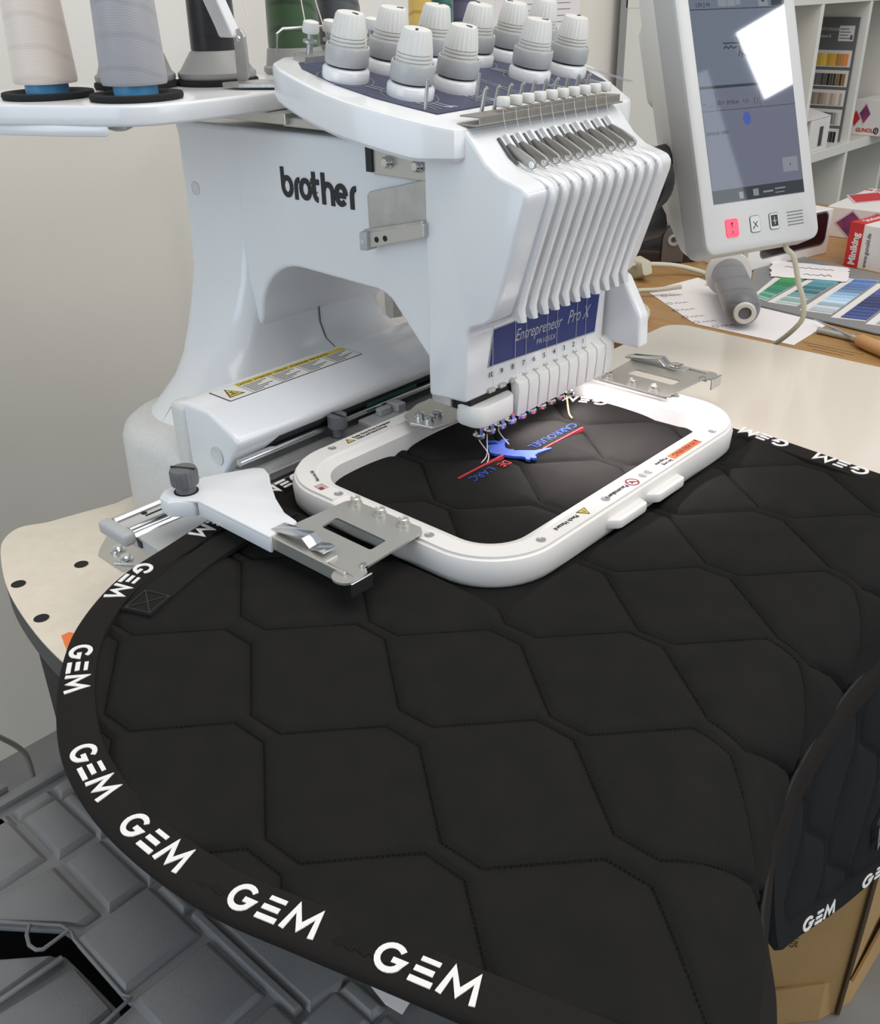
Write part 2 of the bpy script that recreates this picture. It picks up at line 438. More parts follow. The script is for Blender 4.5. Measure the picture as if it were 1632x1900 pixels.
build('brand_lettering', g, ink, mc, 0)

# carriage cover in front of the pillar
prof = [(-0.282, -0.045), (-0.279, 0.024), (-0.274, 0.031), (-0.266, 0.034), (-0.252, 0.036), (-0.219, 0.036), (-0.181, 0.021), (-0.176, 0.014), (-0.179, 0.007), (-0.204, -0.023), (-0.211, -0.045)]
g = G(); g.prism(prof, -0.2, 0.31, XZ); cc = build('carriage_cover', g, white, mc, 35, 0.0075, 4)
g = G(); g.box(-0.2795, -0.2555, -0.203, -0.18, -0.045, 0.0325); build('end_cap', g, white_tex, cc, 40, 0.006, 3)
q = Vector((0, 0, 1)).rotation_difference(Vector((0, -1, 0))).to_matrix().to_4x4(); q.translation = Vector((-0.212, -0.2005, -0.008))
g = G(); g.lathe([(0.0095, 0), (0.0093, 0.0008), (0.0085, 0.0004)], 22, q); build('screw_cap', g, white_tex, cc, 30)
# slot under the cover: dark recess with the belt and bars showing
g = G()
lo_ = lambda y, a, b: [(-0.1800 - a * 0.026, y, 0.0055 - a * 0.031), (-0.1785 - a * 0.026, y, 0.0043 - a * 0.031), (-0.1785 - b * 0.026, y, 0.0043 - b * 0.031), (-0.1800 - b * 0.026, y, 0.0055 - b * 0.031)]
g.loft([lo_(-0.163, 0.50, 0.54), lo_(-0.148, 0.05, 0.55), lo_(0.30, 0.0, 0.55)], True); build('slot', g, dark_gap, cc, 0)
g = G(); g.box(-0.186, -0.1815, -0.03, 0.045, -0.004, 0.002); build('circuit_board', g, M('green_board', (34, 78, 66), 0.5), cc, 0)
g = G(); g.tube([(-0.1865, -0.10, -0.007), (-0.1865, 0.075, -0.007)], 0.0014, 8); build('belt_bar', g, steel, cc, 60)
# caution label
lb = G(); lb.box(-0.2555, -0.2215, -0.171, 0.004, 0.0361, 0.0365); lab = build('caution_label', lb, ink, cc, 0)
g = G(); g.box(-0.2548, -0.2222, -0.170, 0.003, 0.0365, 0.0367); build('label_face', g, label_white, lab, 0)
g = G(); g.box(-0.2548, -0.2465, -0.142, 0.003, 0.0367, 0.0369); build('label_band', g, yellow, lab, 0)
T = frame((-0.2474, -0.141, 0.0369), (0, 1, 0), (-1, 0, 0))
text('label_text', '\u26A0CAUTION  ATTENTION  VORSICHT  ATTENZIONE  PRECAUCION'.replace('\u26A0', ''), 0.0066, T, ink, lab, sx=0.62)
g = G()
for cidx in range(4):
    y0 = -0.140 + cidx * 0.0365
    g.box(-0.246, -0.2225, y0 - 0.0019, y0 - 0.0013, 0.0367, 0.0369)
    for r_ in range(6):
        ln = 0.030 - 0.008 * ((r_ * 7 + cidx * 3) % 3)
        g.box(-0.2440 + r_ * 0.0036, -0.2426 + r_ * 0.0036, y0 + 0.001, y0 + ln, 0.0367, 0.0369)
build('fine_print', g, ink_soft, lab, 0)['kind'] = 'stuff'
g = G(); g.prism([(-0.2285, -0.166), (-0.2285, -0.1475), (-0.2505, -0.1570)], 0.0367, 0.0369, XY); build('warning_triangle', g, ink, lab, 0)
g = G(); g.prism([(-0.2297, -0.1640), (-0.2297, -0.1498), (-0.2477, -0.1570)], 0.0369, 0.0370, XY); build('triangle_face', g, yellow, lab, 0)
g = G(); g.box(-0.2405, -0.2395, -0.1605, -0.1545, 0.0370, 0.0371); g.box(-0.2340, -0.2325, -0.1615, -0.1530, 0.0370, 0.0371); g.box(-0.2405, -0.2330, -0.1575, -0.1560, 0.0370, 0.0371)
build('hand_mark', g, ink, lab, 0)

# carriage rail
g = G()
for prof in ([(-0.221, -0.041), (-0.221, -0.031), (-0.218, -0.0295), (-0.215, -0.0295), (-0.213, -0.032), (-0.196, -0.032), (-0.194, -0.030), (-0.190, -0.030), (-0.189, -0.032), (-0.189, -0.041)],
             [(-0.1885, -0.043), (-0.1885, -0.035), (-0.184, -0.0335), (-0.181, -0.036), (-0.181, -0.043)]):
    g.prism(prof, -0.314, 0.36, XZ)
rail = build('frame_rail', g, chrome, mc, 30, 0.0007, 2)
g = G(); g.box(-0.2035, -0.2015, -0.29, 0.3, -0.0321, -0.0317)
g.lathe([(0.0028, -0.0321), (0.0028, -0.0316)], 14, Matrix.Translation((-0.208, -0.288, 0)))
build('rail_groove', g, dark_gap, rail, 0)
g = G(); g.box(-0.1805, -0.175, -0.314, 0.36, -0.045, -0.039); g.box(-0.220, -0.178, -0.31, 0.36, -0.046, -0.041); build('rail_underside', g, black_pl, rail, 0)
g = G(); g.box(-0.2225, -0.1790, -0.327, -0.314, -0.0415, -0.0285); build('rail_end_cap', g, grey_pl, rail, 40, 0.004, 3)
g = G(); g.tube([(-0.184, -0.196, -0.0085), (-0.184, 0.33, -0.0085)], 0.0040, 14); build('guide_rod', g, chrome, rail, 50)
g = G(); g.box(-0.180, -0.158, -0.195, 0.33, -0.021, -0.0165); g.box(-0.1565, -0.151, -0.20, 0.33, -0.032, -0.026); g.box(-0.205, -0.160, -0.19, 0.33, -0.026, -0.0215); build('guide_bar', g, steel, rail, 0, 0.001)
g = G(); g.box(-0.172, -0.156, -0.24, 0.33, -0.054, -0.046); build('bed_bar', g, grey_pl, rail, 0, 0.001)
# grey thumb screw and clip on the carriage
g = G(); g.lathe([(0.0100, 0.013), (0.0098, 0.0), (0.0060, -0.002), (0.0055, -0.010)], 20, Matrix.Translation((-0.171, -0.082, -0.0055))); sk = build('thumb_screw', g, knob_dark, mc, 40)
g = G(); g.box(-0.1805, -0.1615, -0.0833, -0.0807, 0.0070, 0.0080); build('screw_slot', g, black_pl, sk, 0)
g = G(); g.box(-0.179, -0.157, -0.047, 0.005, -0.017, -0.012); g.box(-0.173, -0.165, -0.027, -0.011, -0.012, -0.004); g.box(-0.177, -0.159, -0.007, 0.005, -0.012, -0.003); build('carriage_clip', g, collar_grey, mc, 0, 0.0012)

# holder arm that carries the hoop, with its thumb knob
harm = [(-0.163, -0.290), (-0.156, -0.297), (-0.145, -0.298), (-0.125, -0.283), (-0.030, -0.283), (-0.033, -0.252), (-0.052, -0.249), (-0.078, -0.237), (-0.103, -0.222), (-0.117, -0.212), (-0.131, -0.207), (-0.139, -0.212), (-0.150, -0.235), (-0.158, -0.252), (-0.160, -0.27)]
g = G(); g.prism(harm, 0.004, 0.0075, XY)
g.box(-0.126, -0.030, -0.283, -0.2795, -0.008, 0.006); g.prism([(-0.166, -0.288), (-0.157, -0.299), (-0.143, -0.300), (-0.128, -0.285), (-0.128, -0.262), (-0.164, -0.262)], -0.009, 0.006, XY)
ha = build('holder_arm', g, white, mc, 35, 0.0015, 2)
g = G(); seg = 40
pr = [(0.0115, 0.0), (0.0120, 0.002), (0.0120, 0.0115), (0.0110, 0.0140), (0.004, 0.0146)]
loops = [[((r - (0.0007 if (i % 2 and 0.001 < z < 0.013) else 0)) * math.cos(2 * PI * i / seg), (r - (0.0007 if (i % 2 and 0.001 < z < 0.013) else 0)) * math.sin(2 * PI * i / seg), z) for i in range(seg)] for r, z in pr]
g.loft(loops, True, True, Matrix.Translation((-0.146, -0.279, 0.0150)))
g.lathe([(0.0088, 0.0075), (0.0080, 0.0155)], 20, Matrix.Translation((-0.146, -0.279, 0)))
kn = build('clamp_knob', g, knob_dark, ha, 30)
g = G(); g.box(-0.0112, 0.0112, -0.0010, 0.0010, 0.0142, 0.0151, Matrix.Translation((-0.146, -0.279, 0.0150)) @ Matrix.Rotation(0.5, 4, 'Z')); 
build('knob_slot', g, black_pl, ha, 0)
g = G(); g.lathe([(0.0105, 0.0072), (0.0105, 0.0079), (0.0088, 0.0079)], 22, Matrix.Translation((-0.146, -0.279, 0))); build('knob_washer', g, dark_gap, ha, 30)

# needle case (moving head)
def headprof(nose):
    return [(-0.074, 0.043), (-0.028, 0.046), (-0.0265, 0.112), (-0.021, 0.1185), (-0.006, 0.124), (0.002, 0.131), (0.010, 0.150), (0.0355, 0.229), (0.0365, 0.237), (0.032, 0.2425), (0.022, 0.2455), (0.008, 0.2495), (-0.006, 0.2585), (-0.018, 0.2715), (-0.028, 0.2815), (-0.05, 0.284), (-0.068, 0.280), (-0.074, 0.26)]
g = G(); g.prism(headprof(0), -0.050, 0.172, XZ); nc = build('needle_case', g, white, mc, 32, 0.0035, 3)
# right-hand lower flare of the case
g = G(); g.prism([(-0.06, 0.13), (-0.012, 0.118), (0.012, 0.080), (0.014, 0.046), (-0.06, 0.046)], 0.178, 0.196, XZ); build('side_fin', g, white, nc, 40, 0.004, 3)
# blue name plate with lettering and needle numbers
pl = G(); pl.prism([(-0.020, 0.0725), (0.154, 0.0625), (0.160, 0.108), (-0.013, 0.108)], -0.0272, -0.0262, YZ)
npl = build('name_plate', pl, silver_ink, nc, 0)
g = G(); g.prism([(-0.0187, 0.0737), (0.1525, 0.0641), (0.158, 0.1068), (-0.0118, 0.1068)], -0.0262, -0.0258, YZ); build('plate_face', g, plate_blue, npl, 0)
T = frame((-0.0257, 0.018, 0.0880), (0, 1, -0.05), (0, 0, 1))
text('plate_text', 'Entrepreneur', 0.0165, T, silver_ink, npl, shear=0.35, sx=0.82)
T = frame((-0.0257, 0.102, 0.0842), (0, 1, -0.05), (0, 0, 1))
text('plate_text', 'Pro X', 0.0190, T, silver_ink, npl, shear=0.35, sx=0.8)
T = frame((-0.0257, 0.052, 0.0760), (0, 1, -0.05), (0, 0, 1))
text('plate_text', 'PR1055X', 0.0072, T, silver_ink, npl, sx=1.15)
for i in range(10):
    T = frame((-0.0262, -0.0165 + 0.0166 * i, 0.0625 - 0.0007 * i), (0, 1, 0), (0, 0, 1))
    text('needle_number', str(10 - i), 0.0072, T, ink, nc, align='CENTER', sx=1.1)

# thread channels, levers, slots
for i in range(11):
    y = -0.0185 + 0.0166 * i - 0.0002 * i
    path = [(0.0050, 0.2510), (0.0120, 0.2488), (0.0200, 0.2475), (0.0300, 0.2455), (0.0380, 0.2415), (0.0405, 0.2350), (0.0395, 0.2270), (0.031, 0.2010), (0.022, 0.1740), (0.0135, 0.1480), (0.0085, 0.1330), (0.0105, 0.1215)]
    loops = []
    n = len(path)
    for k, (x, z) in enumerate(path):
        px = path[min(k + 1, n - 1)]; pm = path[max(k - 1, 0)]
        d = Vector((px[0] - pm[0], px[1] - pm[1])).normalized(); nx, nz = d.y * -1, d.x
        if nx < 0: nx, nz = -nx, -nz
        w = 0.0042 if k < n - 4 else (0.0042, 0.0052, 0.0058, 0.0030)[k - (n - 4)]
        sk_ = 0.0 if k < n - 3 else (0.001, 0.003, 0.0045)[k - (n - 3)]
        dp = -0.014 if k < n - 1 else -0.006
        yy = y + sk_
        sec = [(-w, dp), (-w, -0.0012), (-w * 0.55, 0.0005), (w * 0.55, 0.0005), (w, -0.0012), (w, dp)]
        loops.append([(x + nx * h, yy + a, z + nz * h) for a, h in sec])
    g = G(); g.loft(loops, True); build('thread_channel', g, white, mc, 45)
for i in range(10):
    y = -0.0150 + 0.0166 * i
    g = G(); g.prism([(-0.0200, 0.2735), (-0.0165, 0.2755), (-0.004, 0.2625), (0.008, 0.2535), (0.014, 0.2485), (0.004, 0.248), (-0.015, 0.262)], y + 0.0035, y + 0.0072, XZ)
    build('channel_divider', g, white, mc, 0, 0.0008)
    g = G(); g.prism([(-0.0185, 0.2715), (-0.0168, 0.2732), (-0.003, 0.2595), (0.004, 0.2545), (-0.005, 0.2540)], y - 0.0058, y - 0.0030, XZ)
    build('lever_slot', g, ink_soft, mc, 0)
    g = G(); g.prism([(-0.013, 0.2665), (-0.008, 0.2690), (0.004, 0.2650), (0.0165, 0.2590), (0.0195, 0.2562), (0.0192, 0.2525), (0.0160, 0.2505), (0.002, 0.2555), (-0.012, 0.2605)], y - 0.0022, y + 0.0003, XZ)
    lv = build('take_up_lever', g, lever_mat, mc, 30, 0.0008)
    q = Matrix.Translation((0.0162, y - 0.0022, 0.2545)) @ Matrix.Rotation(PI / 2, 4, 'X')
    g = G(); g.lathe([(0.0028, 0), (0.0028, 0.0010), (0.0014, 0.0010), (0.0012, 0.0004)], 14, q); build('lever_eye', g, chrome, lv, 40)

# needle clamp covers, needle block, presser feet
for i in range(10):
    y0 = 0.0175 + 0.0166 * i
    g = G(); g.prism([(-0.060, 0.050), (-0.060, 0.054), (-0.028, 0.0530), (-0.0195, 0.0475), (-0.0185, 0.040), (-0.0205, 0.0135), (-0.026, 0.0135), (-0.030, 0.046)], y0, y0 + 0.0154, XZ)
    build('needle_clamp_cover', g, white_matte, mc, 35, 0.0014, 2)
loops = [rrect(0.0165, 0.0275, 0.012, 0.0185, 7, -0.036, -0.0125), rrect(0.018, 0.029, 0.0135, 0.0210, 7, -0.036, -0.0125), rrect(0.018, 0.029, 0.0135, 0.0370, 7, -0.036, -0.0125), rrect(0.0165, 0.0275, 0.012, 0.0392, 7, -0.036, -0.0125)]
g = G(); g.loft(loops, True); build('needle_block', g, white_matte, mc, 40)
g = G(); g.box(-0.062, -0.031, -0.040, 0.184, 0.033, 0.0475); build('clamp_backing', g, dark_gap, mc, 0)
for i in range(10):
    y = -0.0150 + 0.0166 * i
    g = G(); g.tube([(-0.046, y, 0.045), (-0.046, y, 0.008)], 0.0012, 8); g.tube([(-0.041, y, 0.045), (-0.041, y, 0.010), (-0.044, y, 0.006)], 0.0018, 8)
    g.lathe([(0.0060, -0.0016), (0.0060, 0.0012), (0.0026, 0.0012), (0.0024, -0.0016)], 16, Matrix.Translation((-0.0435, y + 0.002, -0.003)), caps=False); g.box(-0.0425, -0.0395, y - 0.001, y + 0.004, -0.003, 0.012)
    build('presser_foot', g, chrome, mc, 50)
for i in range(10):
    y = -0.0150 + 0.0166 * i
    g = G(); g.box(-0.0275, -0.0245, y - 0.005, y + 0.004, 0.0475, 0.0515); build('clamp_screw', g, steel, mc, 0, 0.0006)

# head slide bracket and mount plate on the near side
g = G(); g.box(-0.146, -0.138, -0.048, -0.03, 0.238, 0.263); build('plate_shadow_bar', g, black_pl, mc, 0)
g = G(); g.box(-0.139, -0.072, -0.046, -0.036, 0.236, 0.262); mp_ = build('mount_plate', g, zinc, mc, 0, 0.001)
for x in (-0.118, -0.082):
    q = Matrix.Translation((x, -0.046, 0.2485)) @ Matrix.Rotation(PI / 2, 4, 'X')
    g = G(); g.lathe([(0.0055, 0), (0.0055, 0.002), (0.0045, 0.003), (0.0048, 0.0055), (0.0035, 0.007), (0.0012, 0.0072)], 16, q); build('screw', g, chrome, mp_, 40)
g = G(); g.prism([(-0.147, 0.180), (-0.1475, 0.217), (-0.144, 0.221), (-0.072, 0.2385), (-0.072, 0.200)], -0.0475, -0.0445, XZ)
g.prism([(-0.147, 0.1835), (-0.147, 0.188), (-0.072, 0.2055), (-0.072, 0.201)], -0.055, -0.0445, XZ)
sb = build('slide_bracket', g, steel, mc, 0, 0.0012)
g = G(); g.prism([(-0.1470, 0.1705), (-0.1470, 0.1845), (-0.070, 0.2035), (-0.070, 0.1915)], -0.0555, -0.046, XZ); build('slide_bar', g, zinc, sb, 0, 0.001)
g = G(); g.prism([(-0.1490, 0.1690), (-0.1490, 0.1865), (-0.1385, 0.1880), (-0.1385, 0.1705)], -0.0590, -0.0445, XZ); build('bracket_end', g, grey_pl, sb, 30, 0.002)
for x, z in ((-0.1440, 0.1780), (-0.1290, 0.1815), (-0.1180, 0.1840)):
    q = Matrix.Translation((x, -0.0555 if x > -0.135 else -0.0590, z)) @ Matrix.Rotation(PI / 2, 4, 'X')
    g = G(); g.lathe([(0.0026, 0), (0.0026, 0.0005), (0.0015, 0.0006)], 14, q); build('bracket_hole', g, dark_gap if x > -0.135 else chrome, sb, 40)

# tension cover: tilted top carrying the navy pad and ten knobs
tl = R_(12); NT = Vector((math.sin(tl), 0, math.cos(tl)))
def zt(x): return 0.283 - math.tan(tl) * (x + 0.03)
cov = smooth_path([(-0.030, -0.060), (-0.055, -0.0745), (-0.089, -0.087), (-0.13, -0.0955), (-0.174, -0.0925), (-0.215, -0.084)], 4) + [(-0.232, -0.074), (-0.243, -0.055), (-0.246, 0.10), (-0.246, 0.26), (-0.236, 0.29), (-0.22, 0.30), (-0.125, 0.275), (-0.045, 0.213), (-0.034, 0.205), (-0.028, 0.19), (-0.027, -0.05)]
def zb(x): return 0.2575 - 0.225 * min(0.0, x + 0.06) if x > -0.245 else 0.30
def scl(p, d):
    cx, cy = -0.14, 0.10
    return (cx + (p[0] - cx) * (1 - d / 0.12), cy + (p[1] - cy) * (1 - d / 0.19))
loops = []
for d, dz in ((0.002, None), (0.0, 0.002), (0.0, -0.0035), (0.0008, -0.0012), (0.0026, 0.0)):
    lp = []
    for p in cov:
        x, y = scl(p, d)
        lp.append((x, y, zb(p[0]) if dz is None else (zb(p[0]) + 0.003 if dz == 0.002 else zt(p[0]) + dz)))
    loops.append(lp)
g = G(); g.loft(loops, True); tcov = build('tension_cover', g, white, mc, 24)
g = G(); pad = [(-0.063, -0.043), (-0.085, -0.052), (-0.116, -0.063), (-0.155, -0.068), (-0.205, -0.063), (-0.222, -0.052), (-0.226, 0.1), (-0.224, 0.265), (-0.21, 0.278), (-0.125, 0.253), (-0.082, 0.232), (-0.066, 0.2), (-0.066, 0.03)]
g.loft([[(x, y, zt(x) + 0.0002) for x, y in pad], [(x, y, zt(x) + 0.0009) for x, y in pad]], True); pd_ = build('printed_pad', g, navy, tcov, 0)
kpos = [(-0.168, -0.046), (-0.178, 0.016), (-0.180, 0.076), (-0.176, 0.134), (-0.177, 0.190), (-0.183, 0.248), (-0.110, -0.026), (-0.111, 0.034), (-0.115, 0.147), (-0.116, 0.209)]
g = G()
for x, y in kpos:
    lp = [[(x + rr * math.cos(2 * PI * i / 28), y + rr * math.sin(2 * PI * i / 28), zt(x + rr * math.cos(2 * PI * i / 28)) + 0.0011) for i in range(28)] for rr in (0.0245, 0.0252)]
    g.loft(lp, False)
    for dx in (0.0, 0.006):
        P = [(x + 0.024, y + dx, 0), (x + 0.036, y + dx + 0.004, 0), (-0.07, y + dx + 0.010, 0)]
        P = [(a, b, zt(a) + 0.0012) for a, b, _ in P if a <= -0.068]
        if len(P) > 1: g.tube(P, 0.0004, 4)
build('guide_line', g, silver_ink, pd_, 0)['kind'] = 'stuff'
Rt = Matrix.Rotation(tl, 4, 'Y')
kparts = None
def dial_loop(r, z, fl, seg=48):
    return [((r - (fl if i % 2 else 0)) * math.cos(2 * PI * i / seg), (r - (fl if i % 2 else 0)) * math.sin(2 * PI * i / seg), z) for i in range(seg)]
for i, (x, y) in enumerate(kpos):
    T = Matrix.Translation((x, y, zt(x) + 0.0006)) @ Rt
    if kparts is None:
        g = G(); g.lathe([(0.0205, 0), (0.0207, 0.002), (0.0205, 0.0085), (0.0185, 0.0108), (0.0165, 0.0112)], 36)
        kb = build('tension_knob', g, white, mc, 40, local=True)
        g = G(); g.lathe([(0.0168, 0.0105), (0.0168, 0.0135)], 32); k1 = build('knob_gap', g, black_pl, kb, 40, local=True)
        g = G(); g.lathe([(0.0186, 0.0128), (0.0191, 0.0138), (0.0191, 0.0262), (0.0186, 0.0274), (0.0170, 0.0276), (0.0166, 0.0250), (0.014, 0.0250)], 36); k2 = build('knob_collar', g, collar_grey, kb, 40, local=True)
        g = G(); g.lathe([(0.0150, 0.0250), (0.0160, 0.0262), (0.0160, 0.0280), (0.0140, 0.0284), (0.0140, 0.0290), (0.0157, 0.0294), (0.0157, 0.0310), (0.0138, 0.0314), (0.0138, 0.0320), (0.0155, 0.0324), (0.0155, 0.0340), (0.0136, 0.0344), (0.0136, 0.0350)], 36); k3 = build('knob_ring', g, white_knob, kb, 30, local=True)
        g = G(); g.loft([dial_loop(0.0150, 0.0350, 0), dial_loop(0.0154, 0.0360, 0.0011), dial_loop(0.0125, 0.0515, 0.0009), dial_loop(0.0112, 0.0530, 0), dial_loop(0.004, 0.0534, 0)], True)
        k4 = build('knob_dial', g, white_knob, kb, 30, local=True)
        g = G(); g.box(0.003, 0.0088, -0.0011, 0.0011, 0.0530, 0.0538); k5 = build('dial_mark', g, ink, kb, 0, local=True)
        kparts = (k1, k2, k3, k4, k5); root = kb
    else:
        root = kb.copy(); COL.objects.link(root)
        for c in kparts:
            d = c.copy(); COL.objects.link(d); d.parent = root
            if c in (k4, k5): d.rotation_euler = (0, 0, 0.9 * i)
    root.parent = mc; root.matrix_parent_inverse = Matrix.Translation(-world_loc(mc))
    root.matrix_basis = T
# wire loops and tension posts at the back of the cover
for y in (-0.036, -0.012, 0.040):
    q = Matrix.Translation((-0.226, y, zt(-0.226))) @ Rt
    g = G(); g.box(-0.008, 0.008, -0.012, 0.012, 0.0, 0.006, q); g.lathe([(0.003, 0.006), (0.003, 0.015), (0.0065, 0.016), (0.0065, 0.018), (0.003, 0.019), (0.003, 0.024)], 14, q)
    pp = build('thread_post', g, steel, tcov, 40)
    g = G(); g.lathe([(0.0072, 0.024), (0.0078, 0.026), (0.0070, 0.033), (0.004, 0.034)], 20, q); build('post_cap', g, white_knob, tcov, 40)
g = G(); q = Matrix.Translation((-0.236, 0.0, zt(-0.236))) @ Rt
pts = [(0, -0.065, 0.006), (0, -0.066, 0.022), (0, -0.060, 0.026), (0, 0.09, 0.026), (0, 0.094, 0.022), (0, 0.094, 0.004)]
g.tube([tuple(q @ Vector(p)) for p in pts], 0.0013, 8); build('guide_wire', g, steel, tcov, 60)

# thread guide bar across the front of the cover
q = Matrix.Translation((-0.030, 0, 0.2835))
g = G(); g.box(-0.010, 0.012, -0.046, 0.166, 0.0, 0.0015, q); g.box(0.0085, 0.0098, -0.040, 0.164, 0.0, 0.0070, q); g.box(-0.010, 0.0098, -0.042, 0.164, 0.0062, 0.0076, q)
gb = build('thread_guide_bar', g, lever_mat, mc, 0, 0.0008)
for i in range(10):
    y = -0.003 + 0.0166 * i
    g = G(); g.lathe([(0.0022, 0.0105), (0.0022, 0.0155)], 10, q @ Matrix.Translation((0.004, y, 0))); g.lathe([(0.0056, 0.0112), (0.0052, 0.0128), (0.002, 0.0132)], 16, q @ Matrix.Translation((0.004, y, 0))); build('pin_spring', g, lever_mat, gb, 40)
    g = G(); g.lathe([(0.0053, 0.0115), (0.0057, 0.0123), (0.0057, 0.0178), (0.0050, 0.0188), (0.002, 0.0189)], 20, q @ Matrix.Translation((0.004, y, 0)) ); build('guide_cap', g, white_knob, gb, 40)
    g = G(); p0 = Vector((-0.046, y - 0.005, zt(-0.046)))
    g.tube([tuple(p0), tuple(p0 + Vector((0.0045, 0.001, 0.021))), tuple(p0 + Vector((0.006, 0.0015, 0.0225)))], 0.0017, 8); build('guide_pin', g, steel, gb, 60)
for x, y in ((-0.075, -0.045), (-0.075, 0.02)):
    g = G(); g.tube([(x, y, zt(x)), (x + 0.004, y, zt(x) + 0.024)], 0.0015, 8); build('guide_pin', g, steel, gb, 60)

# sewing threads: guide bar to levers, levers to channels, loose tails below the needles
g = G()
for i in range(10):
    y = -0.0150 + 0.0166 * i
    g.tube([(-0.018, y + 0.002, 0.293), (-0.0172, y + 0.002, 0.2865), (-0.013, y + 0.001, 0.276)], 0.00025, 4)
    g.tube([(0.019, y - 0.004, 0.256), (0.028, y + 0.006, 0.2475), (0.0405, y + 0.0068, 0.2390), (0.0115, y + 0.009, 0.150)], 0.0002, 4)
    if i % 3 != 1: g.tube([(-0.0250, y, 0.112), (-0.0250, y, 0.070), (-0.0240, y, 0.052)], 0.00022, 4)
build('needle_thread', g, thread_loose, mc, 0)['kind'] = 'stuff'
for y, P in ((-0.015, [(-0.046, -0.015, 0.002), (-0.044, -0.012, -0.008), (-0.036, -0.010, -0.018), (-0.030, -0.014, -0.021), (-0.022, -0.028, -0.0215), (-0.020, -0.045, -0.0215), (-0.030, -0.064, -0.0215)]),
             (0.0016, [(-0.046, 0.0016, 0.002), (-0.043, -0.001, -0.010), (-0.034, -0.012, -0.0205), (-0.028, -0.026, -0.0215), (-0.023, -0.040, -0.0215)]),
             (0.0182, [(-0.046, 0.0182, 0.002), (-0.045, 0.0195, -0.009), (-0.038, 0.0215, -0.018), (-0.032, 0.020, -0.0205)])):
    g = G(); g.tube(smooth_path(P, 5), 0.0006, 5); build('thread_tail', g, thread_loose, mc, 60)
g = G(); g.tube(smooth_path([(-0.046, 0.134, 0.003), (-0.040, 0.130, -0.012), (-0.034, 0.124, -0.018), (-0.030, 0.121, -0.021), (-0.024, 0.117, -0.0215)], 5), 0.0009, 5); build('thread_tail', g, thread_gold, mc, 60)

# hook guard and screws under the near edge of the head
g = G(); g.prism([(-0.128, -0.012), (-0.118, -0.040), (-0.10, -0.050), (-0.075, -0.045), (-0.07, -0.02), (-0.07, 0.0), (-0.128, 0.01)], 0.004, 0.008, XY); bp = build('head_base_plate', g, zinc, mc, 0, 0.001)
g = G(); g.box(-0.076, -0.052, -0.044, -0.032, 0.034, 0.044); build('lamp_housing', g, steel, mc, 0, 0.001)
for x, y in ((-0.100, -0.036), (-0.088, -0.036), (-0.090, -0.022)):
    g = G(); g.lathe([(0.0055, 0.008), (0.0055, 0.0095), (0.0045, 0.0095), (0.0048, 0.013), (0.0028, 0.0145)], 14, Matrix.Translation((x, y, 0))); build('screw', g, chrome, bp, 40)
# the machine's work lamp by the needles, and an added fill under the shroud
def head_light(name, loc, tilt, sx, sy, energy, spread):
    ld = bpy.data.lights.new(name, 'AREA'); ld.shape = 'RECTANGLE'; ld.size = sx; ld.size_y = sy; ld.energy = energy; ld.color = (1.0, 0.90, 0.90); ld.spread = R_(spread)
    lo = bpy.data.objects.new(name, ld); COL.objects.link(lo); lo.parent = mc
    lo.matrix_parent_inverse = Matrix.Translation(-world_loc(mc))
    lo.matrix_basis = Matrix.Translation(loc) @ Matrix.Rotation(R_(tilt), 4, 'Y') @ Matrix.Rotation(PI / 2, 4, 'Z')
head_light('needle_lamp', (-0.032, 0.095, 0.012), -20, 0.11, 0.016, 0.24, 180)
head_light('shroud_fill', (0.006, 0.065, 0.116), -24, 0.15, 0.012, 0.34, 76)

# thread platform on the left shoulder of the machine
plat = smooth_path([(-0.275, -0.02), (-0.268, -0.08), (-0.268, -0.15), (-0.276, -0.182), (-0.30, -0.205), (-0.36, -0.238), (-0.42, -0.266), (-0.50, -0.285)], 5) + [(-0.53, -0.27), (-0.54, -0.2), (-0.50, 0.02), (-0.49, 0.30), (-0.34, 0.30), (-0.30, 0.1)]
g = G(); g.prism(plat, 0.2805, 0.298, XY); tp = build('thread_platform', g, white, mc, 40, 0.003, 3)
g = G(); g.prism([(-0.30, -0.2045), (-0.345, -0.231), (-0.42, -0.2655), (-0.50, -0.284), (-0.53, -0.27), (-0.36, -0.20)], 0.2725, 0.282, XY); build('platform_foot', g, white, tp, 40, 0.002)
g = G(); g.lathe([(0.011, 0.281), (0.011, 0.277), (0.006, 0.275)], 20, Matrix.Translation((-0.315, -0.185, 0))); build('platform_screw', g, steel, tp, 40)
g = G(); g.box(-0.42, -0.25, -0.05, 0.13, 0.270, 0.2803); g.box(-0.26, -0.20, -0.045, 0.02, 0.268, 0.276); build('platform_bracket', g, zinc, tp, 0, 0.001)
MATS = [(-0.415, -0.194), (-0.325, -0.157), (-0.430, -0.090), (-0.386, -0.022)]
for x, y in MATS:
    g = G(); g.lathe([(0.0405, 0.2982), (0.0415, 0.3005), (0.0408, 0.3035), (0.030, 0.3035), (0.027, 0.302), (0.004, 0.302)], 40, Matrix.Translation((x, y, 0))); build('felt_mat', g, mat_black, tp, 40)
